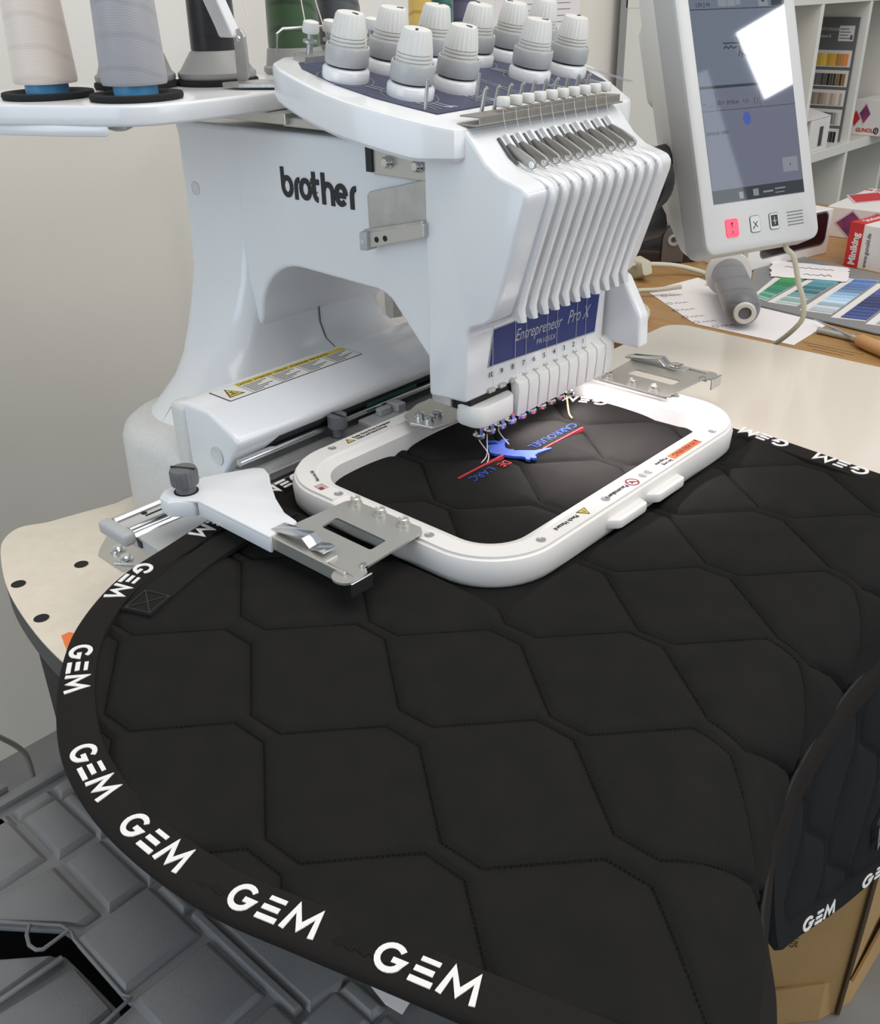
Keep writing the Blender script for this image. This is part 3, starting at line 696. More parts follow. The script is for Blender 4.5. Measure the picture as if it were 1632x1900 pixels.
# support strut with its metal hinge plate
g = G(); g.loft([[(x + a, y + b, z) for a, b in ((-0.011, -0.006), (0.011, -0.006), (0.011, 0.006), (-0.011, 0.006))] for x, y, z in ((-0.365, -0.075, 0.47), (-0.344, -0.058, 0.40), (-0.330, -0.046, 0.352), (-0.328, -0.044, 0.343))], True)
ss_ = build('support_strut', g, white, mc, 0, 0.002)
g = G(); g.prism([(-0.319, 0.305)] + [(-0.331, 0.3045), (-0.330, 0.340)] + arc(-0.3225, 0.342, 0.0085, 0.009, 170, 10, 6) + [(-0.313, 0.31)], -0.052, -0.0485, lambda a, b, t: (a + 0.006, t + 0.008, b)); build('hinge_plate', g, steel, ss_, 0, 0.0008)
g = G(); g.lathe([(0.0035, 0), (0.003, 0.0015), (0.001, 0.0018)], 12, Matrix.Translation((-0.3165, -0.044, 0.342)) @ Matrix.Rotation(PI / 2, 4, 'X')); build('hinge_rivet', g, chrome, ss_, 40)
g = G(); g.prism([(-0.335, -0.055), (-0.31, -0.055), (-0.255, -0.02), (-0.255, 0.0), (-0.33, -0.01)], 0.300, 0.304, XY); build('hinge_base', g, steel, ss_, 0, 0.0008)

# control panel on its arm
e_ = Vector((0.34, 0.94, 0)).normalized(); n0 = Vector((e_.y, -e_.x, 0)); ta = R_(20)
upv = -n0 * math.sin(ta) + Vector((0, 0, 1)) * math.cos(ta); nv = n0 * math.cos(ta) + Vector((0, 0, 1)) * math.sin(ta)
TP = Matrix((e_, upv, nv)).transposed().to_4x4(); TP.translation = Vector((0.0227, 0.394, 0.1355))
def rloop(u0, u1, v0, v1, r, w, n=6): return rrect((u1 - u0) / 2, (v1 - v0) / 2, r, w, n, (u0 + u1) / 2, (v0 + v1) / 2)
g = G(); g.loft([rloop(-0.077, 0.100, -0.026, 0.318, 0.014, -0.030), rloop(-0.0775, 0.101, -0.027, 0.319, 0.014, -0.024), rloop(-0.0732, 0.0992, -0.0243, 0.316, 0.014, -0.004)], True, True, TP)
cp = build('control_panel', g, panel_edge, mc, 40)
g = G(); g.loft([rloop(-0.0730, 0.099, -0.0240, 0.316, 0.013, -0.0045), rloop(-0.0725, 0.0985, -0.0235, 0.3155, 0.013, -0.001), rloop(-0.0705, 0.0965, -0.0215, 0.3135, 0.012, 0.0005)], True, True, TP); build('panel_bezel', g, panel_grey, cp, 40)
g = G(); g.loft([rloop(-0.077, 0.09, -0.026, 0.316, 0.016, -0.0295), rloop(-0.074, 0.088, -0.020, 0.316, 0.02, -0.045), rloop(-0.060, 0.075, 0.012, 0.285, 0.02, -0.074)], True, True, TP); build('panel_back', g, white_matte, cp, 40)
g = G(); g.loft([rloop(-0.060, 0.07, 0.15, 0.255, 0.012, -0.070), rloop(-0.055, 0.065, 0.155, 0.245, 0.012, -0.088)], True, True, TP); build('panel_hump', g, white_matte, cp, 40)
# screen with its printed interface
def screen_mat(name, col, k):
    mt = M(name, col, 0.03, emit=(col, k)); mt.node_tree.nodes['Principled BSDF'].inputs['Base Color'].default_value = rgb((24, 26, 30)); return mt
scr_a = screen_mat('screen_lit', (108, 116, 132), 0.72)
scr_b = screen_mat('screen_lower', (108, 112, 130), 0.72)
scr_d = screen_mat('screen_dark_bar', (50, 55, 60), 0.6)
scr_t = screen_mat('screen_print', (52, 56, 66), 0.5)
scr_l = screen_mat('screen_pale_print', (150, 156, 166), 0.6)
g = G(); g.box(-0.0560, 0.0810, 0.030, 0.283, 0.0005, 0.0010, TP); sc_ = build('screen', g, scr_a, cp, 0)
def onscr(n, m_, *rects):
    g = G()
    for u0, u1, v0, v1, w in rects: g.box(u0, u1, v0, v1, w, w + 0.0001, TP)
    return build(n, g, m_, sc_, 0)
onscr('lower_pane', scr_b, (-0.0558, 0.0808, 0.0445, 0.151, 0.0010))
onscr('taskbar', scr_d, (-0.0558, 0.0808, 0.0302, 0.0445, 0.0010))
onscr('header_bar', scr_t, (-0.0558, 0.0808, 0.2325, 0.2335, 0.0010), (-0.0558, 0.0808, 0.1515, 0.1545, 0.0010), (-0.0558, 0.081, 0.128, 0.1286, 0.0011), (-0.035, -0.0346, 0.128, 0.147, 0.0011), (0.028, 0.0284, 0.128, 0.147, 0.0011))
for r_ in ((-0.016, -0.004, 0.2355, 0.247, 0.0011), (-0.003, 0.008, 0.2355, 0.247, 0.0011), (0.009, 0.016, 0.237, 0.245, 0.0011), (0.042, 0.056, 0.2345, 0.249, 0.0011), (-0.018, -0.012, 0.0325, 0.040, 0.0011), (0.003, 0.011, 0.0335, 0.041, 0.0011), (0.018, 0.033, 0.0355, 0.0375, 0.0011), (0.036, 0.052, 0.0375, 0.039, 0.0011), (0.036, 0.05, 0.0335, 0.0345, 0.0011), (0.052, 0.075, 0.055, 0.071, 0.0011)):
    onscr('screen_icon', scr_l, r_)
for r_ in ((0.061, 0.077, 0.2345, 0.249, 0.0011), (0.047, 0.051, 0.239, 0.2445, 0.0012), (0.066, 0.067, 0.238, 0.246, 0.0012), (0.070, 0.071, 0.238, 0.246, 0.0012), (0.063, 0.064, 0.0615, 0.0645, 0.0012)):
    onscr('screen_icon', scr_t, r_)
def TS(u, v, w=0.0011): return TP @ Matrix.Translation((u, v, w))
text('screen_text', '12.5 M', 0.0062, TS(-0.048, 0.243), scr_t, sc_); text('screen_text', '139.2 M', 0.0062, TS(-0.048, 0.2355), scr_t, sc_)
text('screen_text', 'pozycja nitki', 0.0062, TS(-0.054, 0.1035), scr_t, sc_)
text('screen_text', '~ ___  |0.+ .0+0.m   1:1-   [ ]', 0.0068, TS(-0.054, 0.134), scr_t, sc_)
g = G()
for P in ([(-0.0155, 0.1975), (0.008, 0.1975)], [(-0.0155, 0.192), (-0.012, 0.1945), (-0.0085, 0.192), (-0.005, 0.1945), (-0.001, 0.192), (0.004, 0.194)], [(0.004, 0.2035), (0.007, 0.1995), (0.0075, 0.189), (0.011, 0.186), (0.017, 0.183)], [(0.0075, 0.189), (0.005, 0.1835)], [(0.010, 0.187), (0.0095, 0.182)], [(0.009, 0.201), (0.0115, 0.2045)]):
    stroke(g, P, 0.0016, lambda a, b, h: tuple(TP @ Vector((a, b, 0.0011 + h))), 0.0001)
build('design_preview', g, scr_t, sc_, 0)
g = G(); g.prism([(x, y) for x, y in arc(0.0063, 0.1175, 0.0055, 0.0072, 0, 345, 20)], 0.0011, 0.0012, XY, TP); bd = build('blue_badge', g, screen_mat('screen_blue', (70, 92, 180), 0.7), sc_, 0)
# buttons, speaker
g = G(); g.loft([rloop(-0.0435, -0.0245, -0.0080, 0.0125, 0.003, 0.0004), rloop(-0.0430, -0.0250, -0.0075, 0.0120, 0.003, 0.0018)], True, True, TP); rb = build('start_button', g, red_lit, cp, 0)
g = G(); g.box(-0.0348, -0.0340, -0.0045, -0.0005, 0.0018, 0.0021, TP); g.box(-0.0348, -0.0340, 0.0025, 0.0075, 0.0018, 0.0021, TP); g.prism([(-0.0362, 0.0062), (-0.0326, 0.0062), (-0.0344, 0.0092)], 0.0018, 0.0021, XY, TP); build('button_mark', g, ink, rb, 0)
for u, dark in ((0.0005, False), (0.0295, True)):
    g = G(); g.loft([rloop(u - 0.0075, u + 0.0075, -0.0065, 0.0120, 0.003, 0.0003), rloop(u - 0.0075, u + 0.0075, -0.0065, 0.0120, 0.003, 0.0012)], True, True, TP); b1 = build('panel_button', g, ink_soft, cp, 0)
    g = G(); g.loft([rloop(u - 0.0069, u + 0.0069, -0.0059, 0.0114, 0.0026, 0.0011), rloop(u - 0.0069, u + 0.0069, -0.0059, 0.0114, 0.0026, 0.0016)], True, True, TP); build('button_face', g, panel_grey, b1, 0)
    g = G()
    f_ = lambda a, b, h: tuple(TP @ Vector((a, b, 0.0016 + h)))
    if dark:
        g.box(u - 0.005, u + 0.005, -0.0030, 0.0095, 0.0016, 0.0018, TP); build('button_mark', g, ink, b1, 0); g = G()
        stroke(g, [(u, -0.001), (u, 0.0075)], 0.0008, lambda a, b, h: tuple(TP @ Vector((a, b, 0.0018 + h))), 0.0002); stroke(g, [(u - 0.003, 0.003), (u + 0.003, 0.003)], 0.0008, lambda a, b, h: tuple(TP @ Vector((a, b, 0.0018 + h))), 0.0002)
        build('button_mark', g, panel_grey, b1, 0)
    else:
        stroke(g, [(u - 0.003, 0.0055), (u + 0.003, -0.001)], 0.0009, f_, 0.0002); stroke(g, [(u + 0.003, 0.0055), (u - 0.003, -0.001)], 0.0009, f_, 0.0002); stroke(g, arc(u - 0.003, -0.0015, 0.001, 0.001, 0, 300, 8), 0.0006, f_, 0.0002)
        build('button_mark', g, ink, b1, 0)
g = G()
for r_ in range(5):
    for c_ in range(9): g.box(0.0505 + c_ * 0.0028, 0.0523 + c_ * 0.0028, -0.0050 + r_ * 0.0036, -0.0038 + r_ * 0.0036, 0.0005, 0.0009, TP)
build('speaker_slot', g, ink_soft, cp, 0)['kind'] = 'stuff'
g = G(); g.tube([(-0.20, 0.14, 0.185), (-0.12, 0.24, 0.185), (-0.085, 0.33, 0.200), (-0.045, 0.415, 0.215)], 0.018, 12); g.lathe([(0.034, -0.010), (0.036, 0.0), (0.034, 0.010), (0.022, 0.011), (0.022, -0.011)], 28, Matrix.Translation((-0.054, 0.27, 0.196)) @ Matrix.Rotation(PI / 2, 4, 'X')); g.tube([(-0.09, 0.28, 0.135), (-0.075, 0.34, 0.14)], 0.02, 12)
build('panel_arm', g, black_pl, mc, 50)
pc = [tuple(TP @ Vector((0.0585, -0.020, -0.014))), tuple(TP @ Vector((0.0585, -0.030, -0.0135))), (0.047, 0.458, 0.092), (0.052, 0.475, 0.056), (0.055, 0.490, 0.032), (0.051, 0.505, 0.007), (0.033, 0.525, -0.017), (0.008, 0.540, -0.043), (-0.02, 0.555, -0.065), (-0.06, 0.59, -0.085)]
g = G(); g.tube(smooth_path(pc, 6), 0.0032, 8); build('panel_cable', g, cable_m, mc, 60)

# ------------------------------------------------------------------ thread cones
def cone(label, x, y, zb, rb, rt, h, tm, base, z_core=0.0085, group=None):
    t = thing('thread_cone', label, 'thread', (x, y, zb), group)
    T = Matrix.Translation((x, y, zb))
    if base == 'blue':
        g = G(); g.lathe([(0.0195, -0.0002), (0.0195, z_core), (0.016, z_core + 0.002)], 32, T); build('spool_core', g, spool_blue, t, 40)
        z0 = z_core
        g = G(); g.lathe([(rb * 0.55, z0 - 0.001), (rb * 0.97, z0), (rb, z0 + 0.003), (rt + (rb - rt) * 0.5, z0 + h * 0.5), (rt, z0 + h - 0.004), (rt * 0.95, z0 + h), (rt * 0.3, z0 + h)], 56, T)
    else:
        br = base
        g = G(); g.lathe([(br * 0.96, 0), (br, 0.002), (br, 0.006), (br * 0.92, 0.0085), (rb * 1.06, 0.025), (rb * 0.9, 0.027)], 48, T); build('spool_base', g, spool_grey, t, 40)
        z0 = 0.026
        g = G(); g.lathe([(rb * 0.98, z0 - 0.001), (rb, z0 + 0.002), (rt, z0 + h), (rt * 0.3, z0 + h)], 48, T)
    build('wound_thread', g, tm, t, 50)
    g = G(); g.lathe([(rt * 0.45, z0 + h - 0.001), (rt * 0.4, z0 + h + 0.014)], 20, T); build('cone_tip', g, spool_white, t, 40)
    return t
tm_cream = thread_mat('cream_thread', (230, 218, 207), (222, 209, 198))
tm_grey = thread_mat('grey_thread', (166, 166, 170), (158, 158, 163))
tm_mauve = thread_mat('mauve_grey_thread', (150, 144, 156), (130, 124, 137))
tm_black = thread_mat('black_thread', (24, 24, 27), (14, 14, 16))
tm_green = thread_mat('green_thread', (54, 84, 52), (36, 60, 36))
tm_char = thread_mat('charcoal_thread', (84, 87, 92), (64, 67, 72))
tm_gold = thread_mat('gold_thread_cone', (206, 172, 84), (176, 138, 58))
tm_teal = thread_mat('teal_thread', (46, 112, 104), (32, 86, 82))
tm_purple = thread_mat('purple_thread', (92, 88, 110), (72, 68, 92))
cone('cream thread cone with a blue core, leftmost on the white platform', MATS[0][0], MATS[0][1], 0.3022, 0.0285, 0.0220, 0.15, tm_cream, 'blue', group='thread cones on the platform')
cone('light grey thread cone with a blue core, second from the left', MATS[1][0], MATS[1][1], 0.3022, 0.0290, 0.0240, 0.15, tm_grey, 'blue', group='thread cones on the platform')
cone('mauve grey thread cone half hidden behind the light grey cone', MATS[2][0], MATS[2][1], 0.3037, 0.0290, 0.0240, 0.13, tm_mauve, 0.0395, group='thread cones on the platform')
cone('black thread cone on a flared grey base beside the hinge plate', MATS[3][0], MATS[3][1], 0.3037, 0.0235, 0.0210, 0.14, tm_black, 0.0395, group='thread cones on the platform')
cone('dark green thread cone behind the tension cover', -0.42, 0.112, 0.299, 0.029, 0.026, 0.15, tm_green, 0.036, group='thread cones behind the machine')
cone('charcoal thread cone right of the dark green cone', -0.42, 0.182, 0.299, 0.026, 0.023, 0.15, tm_char, 0.034, group='thread cones behind the machine')
# a rack for the far cones behind the knobs
rk = thing('thread_rack', 'white spool rack behind the tension knobs', 'rack', (-0.62, 0.62, 0.0))
g = G(); g.box(-0.70, -0.54, 0.46, 0.78, 0.29, 0.305); build('rack_shelf', g, white, rk, 0, 0.002)
g = G(); g.box(-0.66, -0.64, 0.47, 0.49, -ZO, 0.29); g.box(-0.66, -0.64, 0.75, 0.77, -ZO, 0.29); build('rack_post', g, steel, rk, 0)
cone('gold thread cone on the rack behind the knobs', -0.60, 0.512, 0.3055, 0.0175, 0.0165, 0.11, tm_gold, 0.021, group='thread cones behind the machine')
cone('teal thread cone between the gold and purple cones', -0.60, 0.560, 0.3055, 0.018, 0.017, 0.11, tm_teal, 0.021, group='thread cones behind the machine')
cone('purple thread cone rightmost on the rack', -0.62, 0.628, 0.3055, 0.026, 0.024, 0.11, tm_purple, 0.030, group='thread cones behind the machine')
g = G()
for a, b in (((-0.42, 0.112, 0.47), (-0.226, -0.035, zt(-0.226) + 0.018)), ((-0.42, 0.112, 0.47), (-0.226, -0.012, zt(-0.226) + 0.018)), ((-0.42, 0.182, 0.47), (-0.226, 0.040, zt(-0.226) + 0.018)), ((-0.386, -0.022, 0.50), (-0.33, -0.02, 0.36))):
    g.tube([a, b], 0.0005, 4)
build('feed_thread', g, thread_loose, mc, 0)['kind'] = 'stuff'

# ------------------------------------------------------------------ extension table round the machine's free arm
et = thing('extension_table', 'glossy cream extension table under the quilted pad, right of the machine', 'table', (0.1, 0.1, -0.05))
top = rrect(0.215, 0.4075, 0.03, 0, 6, 0.0850, 0.0975)
top = [(x, y) for x, y, z in top]
g = G(); g.prism(top, -0.0365, -0.0335, XY); build('table_top', g, table_gloss, et, 40)
g = G(); g.prism(top, -0.050, -0.0366, XY); build('table_edge', g, table_edge_m, et, 40, 0.001)
g = G(); g.prism([(-0.200, -0.312), (-0.13, -0.314), (-0.125, -0.2), (-0.125, 0.0), (-0.195, 0.0)], -0.050, -0.036, XY); build('side_plate', g, grey_pl, et, 0, 0.001)
for x, y in ((0.26, -0.18), (0.26, 0.45), (0.04, 0.45)):
    g = G(); g.box(x - 0.015, x + 0.015, y - 0.015, y + 0.015, -ZO, -0.05); build('leg', g, steel, et, 0, 0.002)

# ------------------------------------------------------------------ magnetic embroidery hoop
hp = thing('embroidery_hoop', 'white magnetic embroidery hoop clamping the black pad under the needles', 'hoop', (0, 0, -0.02))
N = 10
L = [rrect(0.110, 0.1745, 0.040, -0.0275, N), rrect(0.136, 0.200, 0.062, -0.0275, N), rrect(0.1385, 0.2025, 0.064, -0.024, N), rrect(0.1395, 0.2035, 0.065, -0.009, N), rrect(0.1375, 0.2015, 0.063, -0.0030, N), rrect(0.1355, 0.1995, 0.061, -0.0022, N),
     rrect(0.1185, 0.1825, 0.046, -0.0022, N), rrect(0.1175, 0.1815, 0.045, -0.0038, N), rrect(0.1085, 0.1725, 0.038, -0.0050, N), rrect(0.1065, 0.1705, 0.036, -0.0070, N), rrect(0.1085, 0.173, 0.039, -0.0272, N), rrect(0.110, 0.1745, 0.040, -0.0275, N)]
g = G(); g.loft(L, False); build('hoop_ring', g, hoop_white, hp, 40)
# raised cover strips, cut where the brackets sit
def ringpath(h, r, n=14):
    return [(x, y) for x, y, z in rrect(h[0], h[1], r, 0, n)]
RO = ringpath((0.1352, 0.1992), 0.0607, 16); RI = ringpath((0.1190, 0.1830), 0.0465, 16)
def densify(P, Q, k=8):
    a, b = [], []
    n = len(P)
    for i in range(n):
        j = (i + 1) % n
        d = math.dist(P[i], P[j]); m_ = max(1, int(d / 0.008))
        for t in range(m_):
            a.append((P[i][0] + (P[j][0] - P[i][0]) * t / m_, P[i][1] + (P[j][1] - P[i][1]) * t / m_)); b.append((Q[i][0] + (Q[j][0] - Q[i][0]) * t / m_, Q[i][1] + (Q[j][1] - Q[i][1]) * t / m_))
    return a, b
RO, RI = densify(RO, RI)
def keep(test):
    idx = [i for i, p in enumerate(RO) if test(*p)]
    s_ = next((i for i in idx if (i - 1) % len(RO) not in idx), idx[0])
    out = []; i = s_
    while i in idx and i not in out:
        out.append(i); i = (i + 1) % len(RO)
    return out
for test in (lambda x, y: x > 0.046, lambda x, y: x < -0.046 and y < 0.06, lambda x, y: x < -0.046 and y > 0.085):
    ids = keep(test)
    loops = [[(RO[i][0], RO[i][1], -0.0022), (RO[i][0], RO[i][1], 0.0), (RI[i][0], RI[i][1], 0.0), (RI[i][0], RI[i][1], -0.0022)] for i in ids]
    g = G(); g.loft(loops, True); build('cover_strip', g, hoop_white, hp, 40)
for x, y in ((0.127, -0.140), (0.127, 0.133), (0.127, -0.050), (0.127, 0.008), (0.127, 0.017), (0.055, -0.191), (0.054, 0.191), (-0.053, -0.189), (-0.127, -0.129), (-0.127, -0.018), (-0.127, -0.006), (-0.053, 0.190)):
    g = G(); g.lathe([(0.0040, -0.0005), (0.0040, 0.0005), (0.0030, 0.0006), (0.0026, 0.0002)], 18, Matrix.Translation((x, y, 0))); build('hoop_screw', g, steel, hp, 40)
for y0, y1 in ((-0.058, -0.013), (0.003, 0.050)):
    g = G(); g.prism([(0.135, y0 - 0.012), (0.1475, y0), (0.1485, y0 + 0.004), (0.1485, y1 - 0.006), (0.1475, y1 - 0.002), (0.135, y1 + 0.002)], -0.0185, -0.0095, XY); build('finger_tab', g, hoop_white, hp, 30, 0.002, 2)
# warnings printed on the hoop
w_ = thing; g = G(); g.box(0.1228, 0.1318, 0.056, 0.106, 0.0, 0.0003); wl = build('warning_label', g, orange, hp, 0)
def hoop_text(s, size, x, y, par, mt=ink, sx=1.0): return text('hoop_lettering', s, size, frame((x, y, 0.0004), (0, -1, 0), (1, 0, 0)), mt, par, sx=sx)
hoop_text('WARNING', 0.0080, 0.1245, 0.1000, wl)
g = G(); g.prism([(0.1245, 0.1015), (0.1245, 0.1050), (0.1300, 0.1033)], 0.0003, 0.0005, XY); build('label_triangle', g, ink, wl, 0)
hoop_text('Strong', 0.0058, 0.1285, 0.0535, hp); hoop_text('Magnets', 0.0058, 0.1230, 0.0535, hp)
hoop_text('Pacemakers', 0.0066, 0.1250, -0.0165, hp)
g = G(); stroke(g, arc(0.127, -0.0085, 0.0058, 0.0058, 0, 360, 24), 0.0013, lambda a, b, h: (a, b, 0.0001 + h), 0.0003); stroke(g, [(0.123, -0.0125), (0.131, -0.0045)], 0.001, lambda a, b, h: (a, b, 0.0001 + h), 0.0003); ph = build('prohibition_mark', g, red_ring, hp, 0)
g = G(); g.prism([(0.1240, -0.0085), (0.1280, -0.0055), (0.1293, -0.0068), (0.1283, -0.0085), (0.1293, -0.0102), (0.1280, -0.0115)], 0.0, 0.0003, XY); build('heart_mark', g, red_ring, hp, 0)
hoop_text('Pinch Hazard', 0.0058, 0.1240, -0.0890, hp)
def tri(name, cx, cy, s_, d, par, flip=1):
    g = G(); P = [(cx - s_ * 0.5 * flip, cy - s_ * 0.6), (cx - s_ * 0.5 * flip, cy + s_ * 0.6), (cx + s_ * 0.5 * flip, cy)]
    g.prism(P, 0.0, 0.0003, XY); o = build(name, g, ink, par, 0)
    g = G(); P2 = [(cx + (a - cx) * 0.78 - 0.0002 * flip, cy + (b - cy) * 0.74) for a, b in P]; g.prism(P2, 0.0003, 0.0004, XY); build('triangle_face', g, yellow, o, 0)
    g = G(); g.box(cx - s_ * 0.28, cx + s_ * 0.08, cy - s_ * 0.04, cy + s_ * 0.04, 0.0004, 0.0005); build('triangle_mark', g, ink, o, 0)
tri('warning_triangle', 0.127, -0.080, 0.0100, 0, hp)
tri('warning_triangle', -0.1275, -0.107, 0.0085, 0, hp, -1)
T = frame((-0.1280, -0.1000, 0.0004), (0, 1, 0), (-1, 0, 0)); text('hoop_lettering', 'Keep Away From Computer', 0.0046, T, ink, hp, sx=0.95)
T = frame((-0.1230, -0.0990, 0.0004), (0, 1, 0), (-1, 0, 0)); text('hoop_lettering', 'Disks and Hard Drives', 0.0046, T, ink, hp, sx=0.95)
text('hoop_lettering', 'Made in the USA', 0.0044, frame((-0.084, -0.1830, 0.0004), (-0.85, 0.42, 0), (-0.42, -0.85, 0)), ink_soft, hp, sx=0.75)
fl = frame((-0.0800, -0.1935, 0.0001), (0.95, -0.1, 0), (0.1, 0.95, 0))
g = G(); g.box(0, 0.011, 0, 0.0085, 0, 0.0003, fl); fg = build('flag_sticker', g, label_white, hp, 0)
g = G()
for k_ in range(5): g.box(0, 0.011, k_ * 0.0018, k_ * 0.0018 + 0.0011, 0.0003, 0.0004, fl)
build('flag_stripe', g, flag_red, fg, 0)
g = G(); g.box(0.006, 0.011, 0.0, 0.0044, 0.0004, 0.0005, fl); build('flag_corner', g, red_ring, fg, 0)
# side brackets with clip rails
for sgn in (-1, 1):
    D = Matrix.Identity(4) if sgn < 0 else Matrix.Diagonal((1, -1, 1, 1))
    if sgn > 0: D = Matrix.Translation((0.0, -0.016, 0)) @ D
    outer = [(-0.033, -0.199), (-0.028, -0.193), (0.046, -0.191), (0.052, -0.196), (0.056, -0.262), (0.062, -0.266), (0.064, -0.273), (0.058, -0.276), (0.043, -0.276), (-0.037, -0.272)]
    slot = [(-0.0145, -0.242), (-0.016, -0.2405), (-0.0175, -0.2250), (-0.016, -0.2235), (0.0385, -0.2240), (0.040, -0.2255), (0.0405, -0.2405), (0.039, -0.242)]
    # plate with a window, bridged strip by strip
    g = G(); no, ns = len(outer), len(slot)
    bm_ = bmesh.new()
    vo = [bm_.verts.new((a, b, 0.0040)) for a, b in outer]; vs_ = [bm_.verts.new((a, b, 0.0040)) for a, b in slot]
    eds = [bm_.edges.new((vo[i], vo[(i + 1) % no])) for i in range(no)] + [bm_.edges.new((vs_[i], vs_[(i + 1) % ns])) for i in range(ns)]
    bmesh.ops.triangle_fill(bm_, use_beauty=True, edges=eds, use_dissolve=False)
    ret = bmesh.ops.extrude_face_region(bm_, geom=bm_.faces[:])
    bmesh.ops.translate(bm_, vec=(0, 0, -0.0018), verts=[v for v in ret['geom'] if isinstance(v, bmesh.types.BMVert)])
    bm_.verts.index_update()
    g.add([tuple(v.co) for v in bm_.verts], [tuple(v.index for v in f.verts) for f in bm_.faces], D); bm_.free()
    bk = build('hoop_bracket', g, zinc, hp, 20)
    for x in (-0.0225, 0.0065, 0.033):
        g = G(); T = D @ Matrix.Translation((x, -0.1975, 0.004))
        g.lathe([(0.0058 if sgn < 0 else 0.0058, 0), (0.0058, 0.0018), (0.0040, 0.0022), (0.0044, 0.0060), (0.0034, 0.0068), (0.0024, 0.0055)], 12, T); build('lock_nut', g, zinc, bk, 40)
    g = G(); g.box(-0.046, 0.030, -0.279, -0.2655, 0.0035, 0.0058, D); g.box(-0.046, 0.052, -0.2800, -0.2775, -0.006, 0.0058, D); build('clip_rail', g, zinc, bk, 0, 0.0008)
    g = G(); g.loft([[(x, -0.275, z), (x, -0.261, z), (x, -0.261, z + 0.0012), (x, -0.275, z + 0.0012)] for x, z in ((-0.038, 0.007), (-0.012, 0.0105), (0.000, 0.0125), (0.008, 0.0065), (0.016, 0.0085), (0.024, 0.0085))], True, True, D); build('spring_clip', g, chrome, bk, 25, 0.0004)
    g = G(); g.prism([(0.043, -0.276)] + arc(0.052, -0.277, 0.0115, 0.012, 190, 350, 10) + [(0.064, -0.272)], 0.0012, 0.0030, XY, D); build('pull_tab', g, zinc, bk, 20)
    g = G(); g.box(0.0635, 0.0655, -0.285, -0.264, -0.008, 0.0040, D); build('tab_lip', g, chrome, bk, 0, 0.0006)
    g = G(); g.lathe([(0.0035, 0.004), (0.0035, 0.0055), (0.002, 0.006)], 12, D @ Matrix.Translation((0.054, -0.262, 0))); build('bracket_rivet', g, chrome, bk, 40)

# ------------------------------------------------------------------ quilted saddle pad
PADZ = -0.025
AH = R_(83)
YK = [-.6, -.45, -.38, -.33, -.29, -.22, -.17, -.05, .5]
SK = [.50, .42, .372, .345, .325, .31, .305, .300, .300]
RK = [.075, .075, .075, .075, .07, .055, .05, .045, .045]
def fold(s, y, h=0.0):
    """lying sheet for s below the fold line, rolling over into a hanging sheet beyond it; h lifts along the normal"""
    s = np.asarray(s, float); y = np.asarray(y, float); h = np.asarray(h, float)
    s0 = np.interp(y, YK, SK); r = np.interp(y, YK, RK)
    a = np.clip((s - s0) / r, 0, AH); e = np.maximum((s - s0) - r * AH, 0)
    x = np.where(s < s0, s, s0 + r * np.sin(a)) + e * np.cos(AH) + h * np.sin(a)
    z = PADZ - r * (1 - np.cos(a)) - e * np.sin(AH) + h * np.cos(a)
    # the lying sheet bellies down a little where it leaves the table on the left
    sag = np.clip((-y - 0.36) / 0.2, 0, 1)
    z = z - 0.006 * sag * sag * np.clip((0.35 - s) / 0.2, 0, 1)
    return np.stack([x, y + 0 * s, z], -1)
def fold1(s, y, h=0.0): return tuple(float(v) for v in fold(s, y, h))
EDGE = [(.46, .183), (.40, .185), (.33, .19), (.271, .193), (.18, .205), (.102, .213), (.04, .198), (-.021, .184), (-.072, .165), (-.115, .135), (-.139, .08), (-.148, 0), (-.151, -.1), (-.1495, -.19), (-.142, -.25), (-.1284, -.313), (-.114, -.370), (-.0852, -.419), (-.0519, -.453), (-.0053, -.484), (.0478, -.507), (.1134, -.5175), (.1887, -.5128), (.2508, -.4965), (.2929, -.484), (.3339, -.472), (.39, -.455), (.45, -.437), (.52, -.42)]
EC = np.array(smooth_path(EDGE, 10))
SPINE = np.array(smooth_path([(.395, .20), (.392, .10), (.392, .018), (.390, -.039), (.387, -.10), (.390, -.141), (.397, -.175), (.404, -.22), (.411, -.26), (.419, -.30), (.427, -.335), (.436, -.375), (.446, -.42), (.458, -.47)], 6))
def spine_s(y): return np.interp(y, SPINE[::-1, 1], SPINE[::-1, 0])
# quilting: parallel staircase seams
def stair(ox, oy, n0, n1):
    P = []
    for k in range(n0, n1):
        bx, by = ox + 0.1625 * k, oy + 0.0015 * k
        P += [(bx, by), (bx + .0285, by + .0005), (bx + .0895, by - .0475), (bx + .1175, by - .0465)]
    return P
ORG = [(0.0045, -0.3555), (0.072, -0.2890), (0.150, -0.2315), (0.227, -0.1690), (0.3045, -0.1130), (0.3835, -0.0570)]
seams = []
for k in range(-4, 16):
    if 0 <= k < 6: o_ = ORG[k]
    elif k < 0: o_ = (ORG[0][0] + 0.0755 * k, ORG[0][1] + 0.0602 * k)
    else: o_ = (ORG[5][0] + 0.0765 * (k - 5), ORG[5][1] + 0.0575 * (k - 5))
    seams.append(stair(o_[0], o_[1], -10, 10))
SEG = []
for P in seams:
    for a, b in zip(P[:-1], P[1:]):
        if max(a[0], b[0]) > -.2 and min(a[0], b[0]) < .85 and max(a[1], b[1]) > -.6 and min(a[1], b[1]) < .3: SEG.append((a, b))
def seamdist(s, y):
    d = np.full(s.shape, 1.0)
    for a, b in SEG:
        vx, vy = b[0] - a[0], b[1] - a[1]
        t = np.clip(((s - a[0]) * vx + (y - a[1]) * vy) / (vx * vx + vy * vy), 0, 1)
        d = np.minimum(d, np.hypot(s - a[0] - t * vx, y - a[1] - t * vy))
    return d
